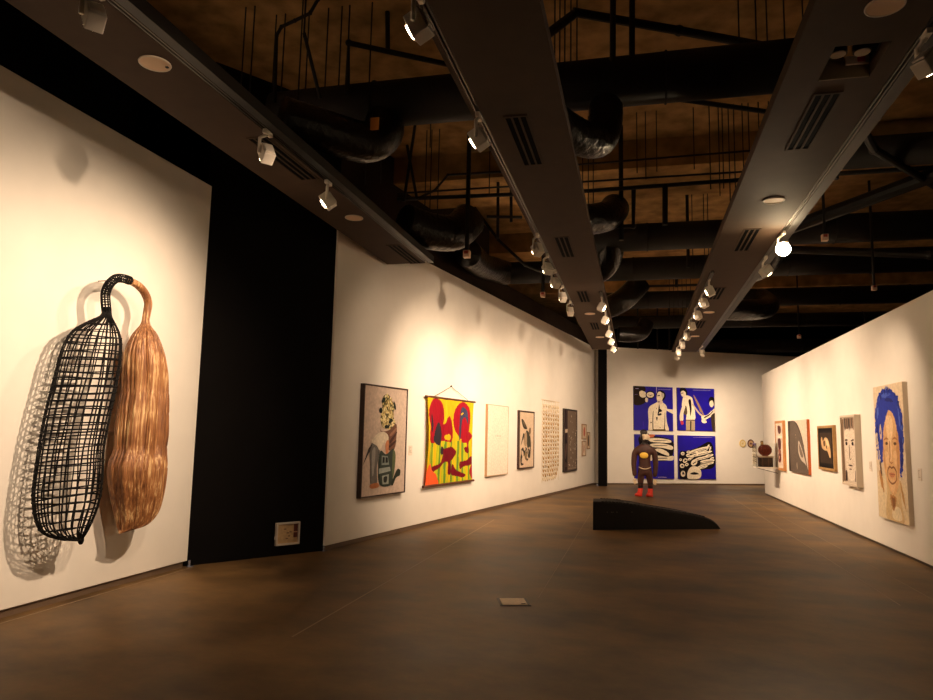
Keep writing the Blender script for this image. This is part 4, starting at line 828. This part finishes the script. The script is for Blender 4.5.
# ------------------------------------------------------------------ brown standing figure
fig = thing('figure_sculpture', 'standing brown figure with yellow oval on its chest and red boots', 'figure', (.2, 20.05, 0))
def skin(name, verts, edges, radii, mats, parent, sub=2, root=0):
    me = bpy.data.meshes.new(name+'_skel'); me.from_pydata(verts, edges, []); o = bpy.data.objects.new(name+'_skel', me); C.objects.link(o)
    m = o.modifiers.new('skin', 'SKIN'); s = o.modifiers.new('sub', 'SUBSURF'); s.levels = sub; s.render_levels = sub
    for i, v in enumerate(me.skin_vertices[0].data):
        rr = radii[i]; v.radius = rr if isinstance(rr, tuple) else (rr, rr); v.use_root = (i == root)
    dg = bpy.context.evaluated_depsgraph_get(); dg.update()
    nm = bpy.data.meshes.new_from_object(o.evaluated_get(dg)); nm.name = name
    bpy.data.objects.remove(o); bpy.data.meshes.remove(me)
    nm.materials.clear()
    for mm in mats: nm.materials.append(mm)
    for p in nm.polygons: p.use_smooth = True
    r = bpy.data.objects.new(name, nm); C.objects.link(r); r.parent = parent
    return r
FB = mat('figure_brown', (66, 33, 23), .55, 0, .15, 10.); FC = mat('figure_cream', (226, 206, 176), .6, 0, .08, 20.); FK = mat('figure_black', (28, 20, 20), .5)
v = [(0,0,.70),(0,0,.86),(0,0,1.08),(0,0,1.28),(0,0,1.42),(.015,-.01,1.49),(.05,-.04,1.61),(.065,-.04,1.69),
     (-.09,0,.64),(-.115,0,.40),(-.12,0,.12),(.10,0,.64),(.14,0,.40),(.145,0,.12),
     (-.18,0,1.25),(-.265,.0,1.17),(-.295,-.01,.86),(-.265,-.04,.52),(.18,0,1.25),(.265,.0,1.17),(.295,-.01,.86),(.265,-.04,.52)]
ed = [(0,1),(1,2),(2,3),(3,4),(4,5),(5,6),(6,7),(0,8),(8,9),(9,10),(0,11),(11,12),(12,13),(3,14),(14,15),(15,16),(16,17),(3,18),(18,19),(19,20),(20,21)]
rd = [(.17,.12),(.16,.12),(.205,.13),(.215,.12),.065,.07,(.12,.12),(.10,.105),.12,.085,.06,.12,.085,.06,.12,.095,.075,.06,.12,.095,.075,.06]
bd = skin('body', v, ed, rd, [FB, FC, FK], fig)
for p in bd.data.polygons:
    c = p.center
    if c.z > 1.535 and abs(c.x) < .25: p.material_index = 1
    elif c.z > 1.40 and abs(c.x) < .12: p.material_index = 2
    elif c.z < .36 and (int(c.z*26) % 2 == 0): p.material_index = 2
# face, hair and other parts
g = G(); g.ell((-.02, .08, 1.735), (.1, .07, .08), 16, 10); g.ell((-.075, .05, 1.62), (.045, .07, .12), 12, 8); obj('hair', g, FK, fig, smooth=True)
g = G(); g.ell((.19, -.07, 1.655), (.10, .035, .028), 14, 8); g.ell((.18, -.07, 1.61), (.085, .03, .02), 14, 8); obj('mouth', g, mat('mouth_orange', (196, 106, 66), .5), fig, smooth=True)
for sx in (.03, .095):
    g = G(); g.ell((sx, -.128, 1.69), (.016, .012, .014), 10, 8); obj('eye', g, FK, fig)
g = G(); g.ell((.075, -.14, 1.66), (.016, .025, .03), 10, 8); obj('nose', g, FC, fig, smooth=True)
g = G(); g.ell((-.045, -.03, 1.645), (.018, .03, .035), 10, 8); obj('ear', g, FC, fig, smooth=True)
g = G(); g.ell((-.02, -.125, 1.105), (.115, .035, .085), 24, 12); obj('chest_oval', g, mat('oval_yellow', (240, 196, 70), .5), fig, smooth=True)
g = G(); g.tube([(-.16+.32*t, -.125-.012*math.sin(PI*t), .79-.05*math.sin(PI*t)) for t in np.linspace(0, 1, 12)], .011, 8); obj('belt', g, FC, fig, smooth=True)
REDB = mat('boot_red', (222, 52, 30), .5)
for sx, dx in ((-.12, -.05), (.145, -.03)):
    g = G()
    g.loft([[(sx+dx*max(0, k)+.075*w_*math.cos(a*PI/8), yy+.0+.0*a+.085*w_*math.sin(a*PI/8), zz) for a in range(16)] for w_, yy, zz, k in ((1.25, -.05, 0, 1), (1.3, -.05, .03, 1), (1.05, -.03, .08, .6), (.9, 0, .13, .2), (.95, 0, .20, 0), (.9, 0, .21, 0))])
    g.ell((sx+dx*1.6, -.12, .045), (.075, .09, .045), 12, 8)
    obj('boot', g, REDB, fig, smooth=True)
def hand(cx, cy, cz, sgn):
    g = G(); g.ell((cx, cy, cz), (.04, .03, .05), 12, 8)
    for i, ln in enumerate((.06, .07, .065, .05)):
        x = cx+(-.03+.02*i)*sgn
        g.tube([(x, cy, cz-.03), (x+.003*sgn, cy-.008, cz-.05-ln*.5), (x, cy-.022, cz-.05-ln)], [.0105, .0095, .007], 8)
    g.tube([(cx-.03*sgn, cy-.01, cz+.015), (cx-.055*sgn, cy-.025, cz-.015), (cx-.055*sgn, cy-.04, cz-.045)], [.013, .011, .008], 8)
    obj('hand', g, FC, fig, smooth=True)
hand(-.262, -.045, .43, 1); hand(.262, -.045, .43, -1)

# ------------------------------------------------------------------ world and view
w = bpy.data.worlds.new('world'); SC.world = w; w.use_nodes = True
w.node_tree.nodes['Background'].inputs['Color'].default_value = (1, .8, .6, 1); w.node_tree.nodes['Background'].inputs['Strength'].default_value = 0.0
SC.view_settings.view_transform = 'Standard'; SC.view_settings.look = 'None'; SC.view_settings.gamma = 1; SC.view_settings.use_curve_mapping = False
SC.view_settings.exposure = 0.66
SC.cycles.use_denoising = True
SC.cycles.max_bounces = 10; SC.cycles.diffuse_bounces = 6
SC.cycles.sample_clamp_indirect = 6
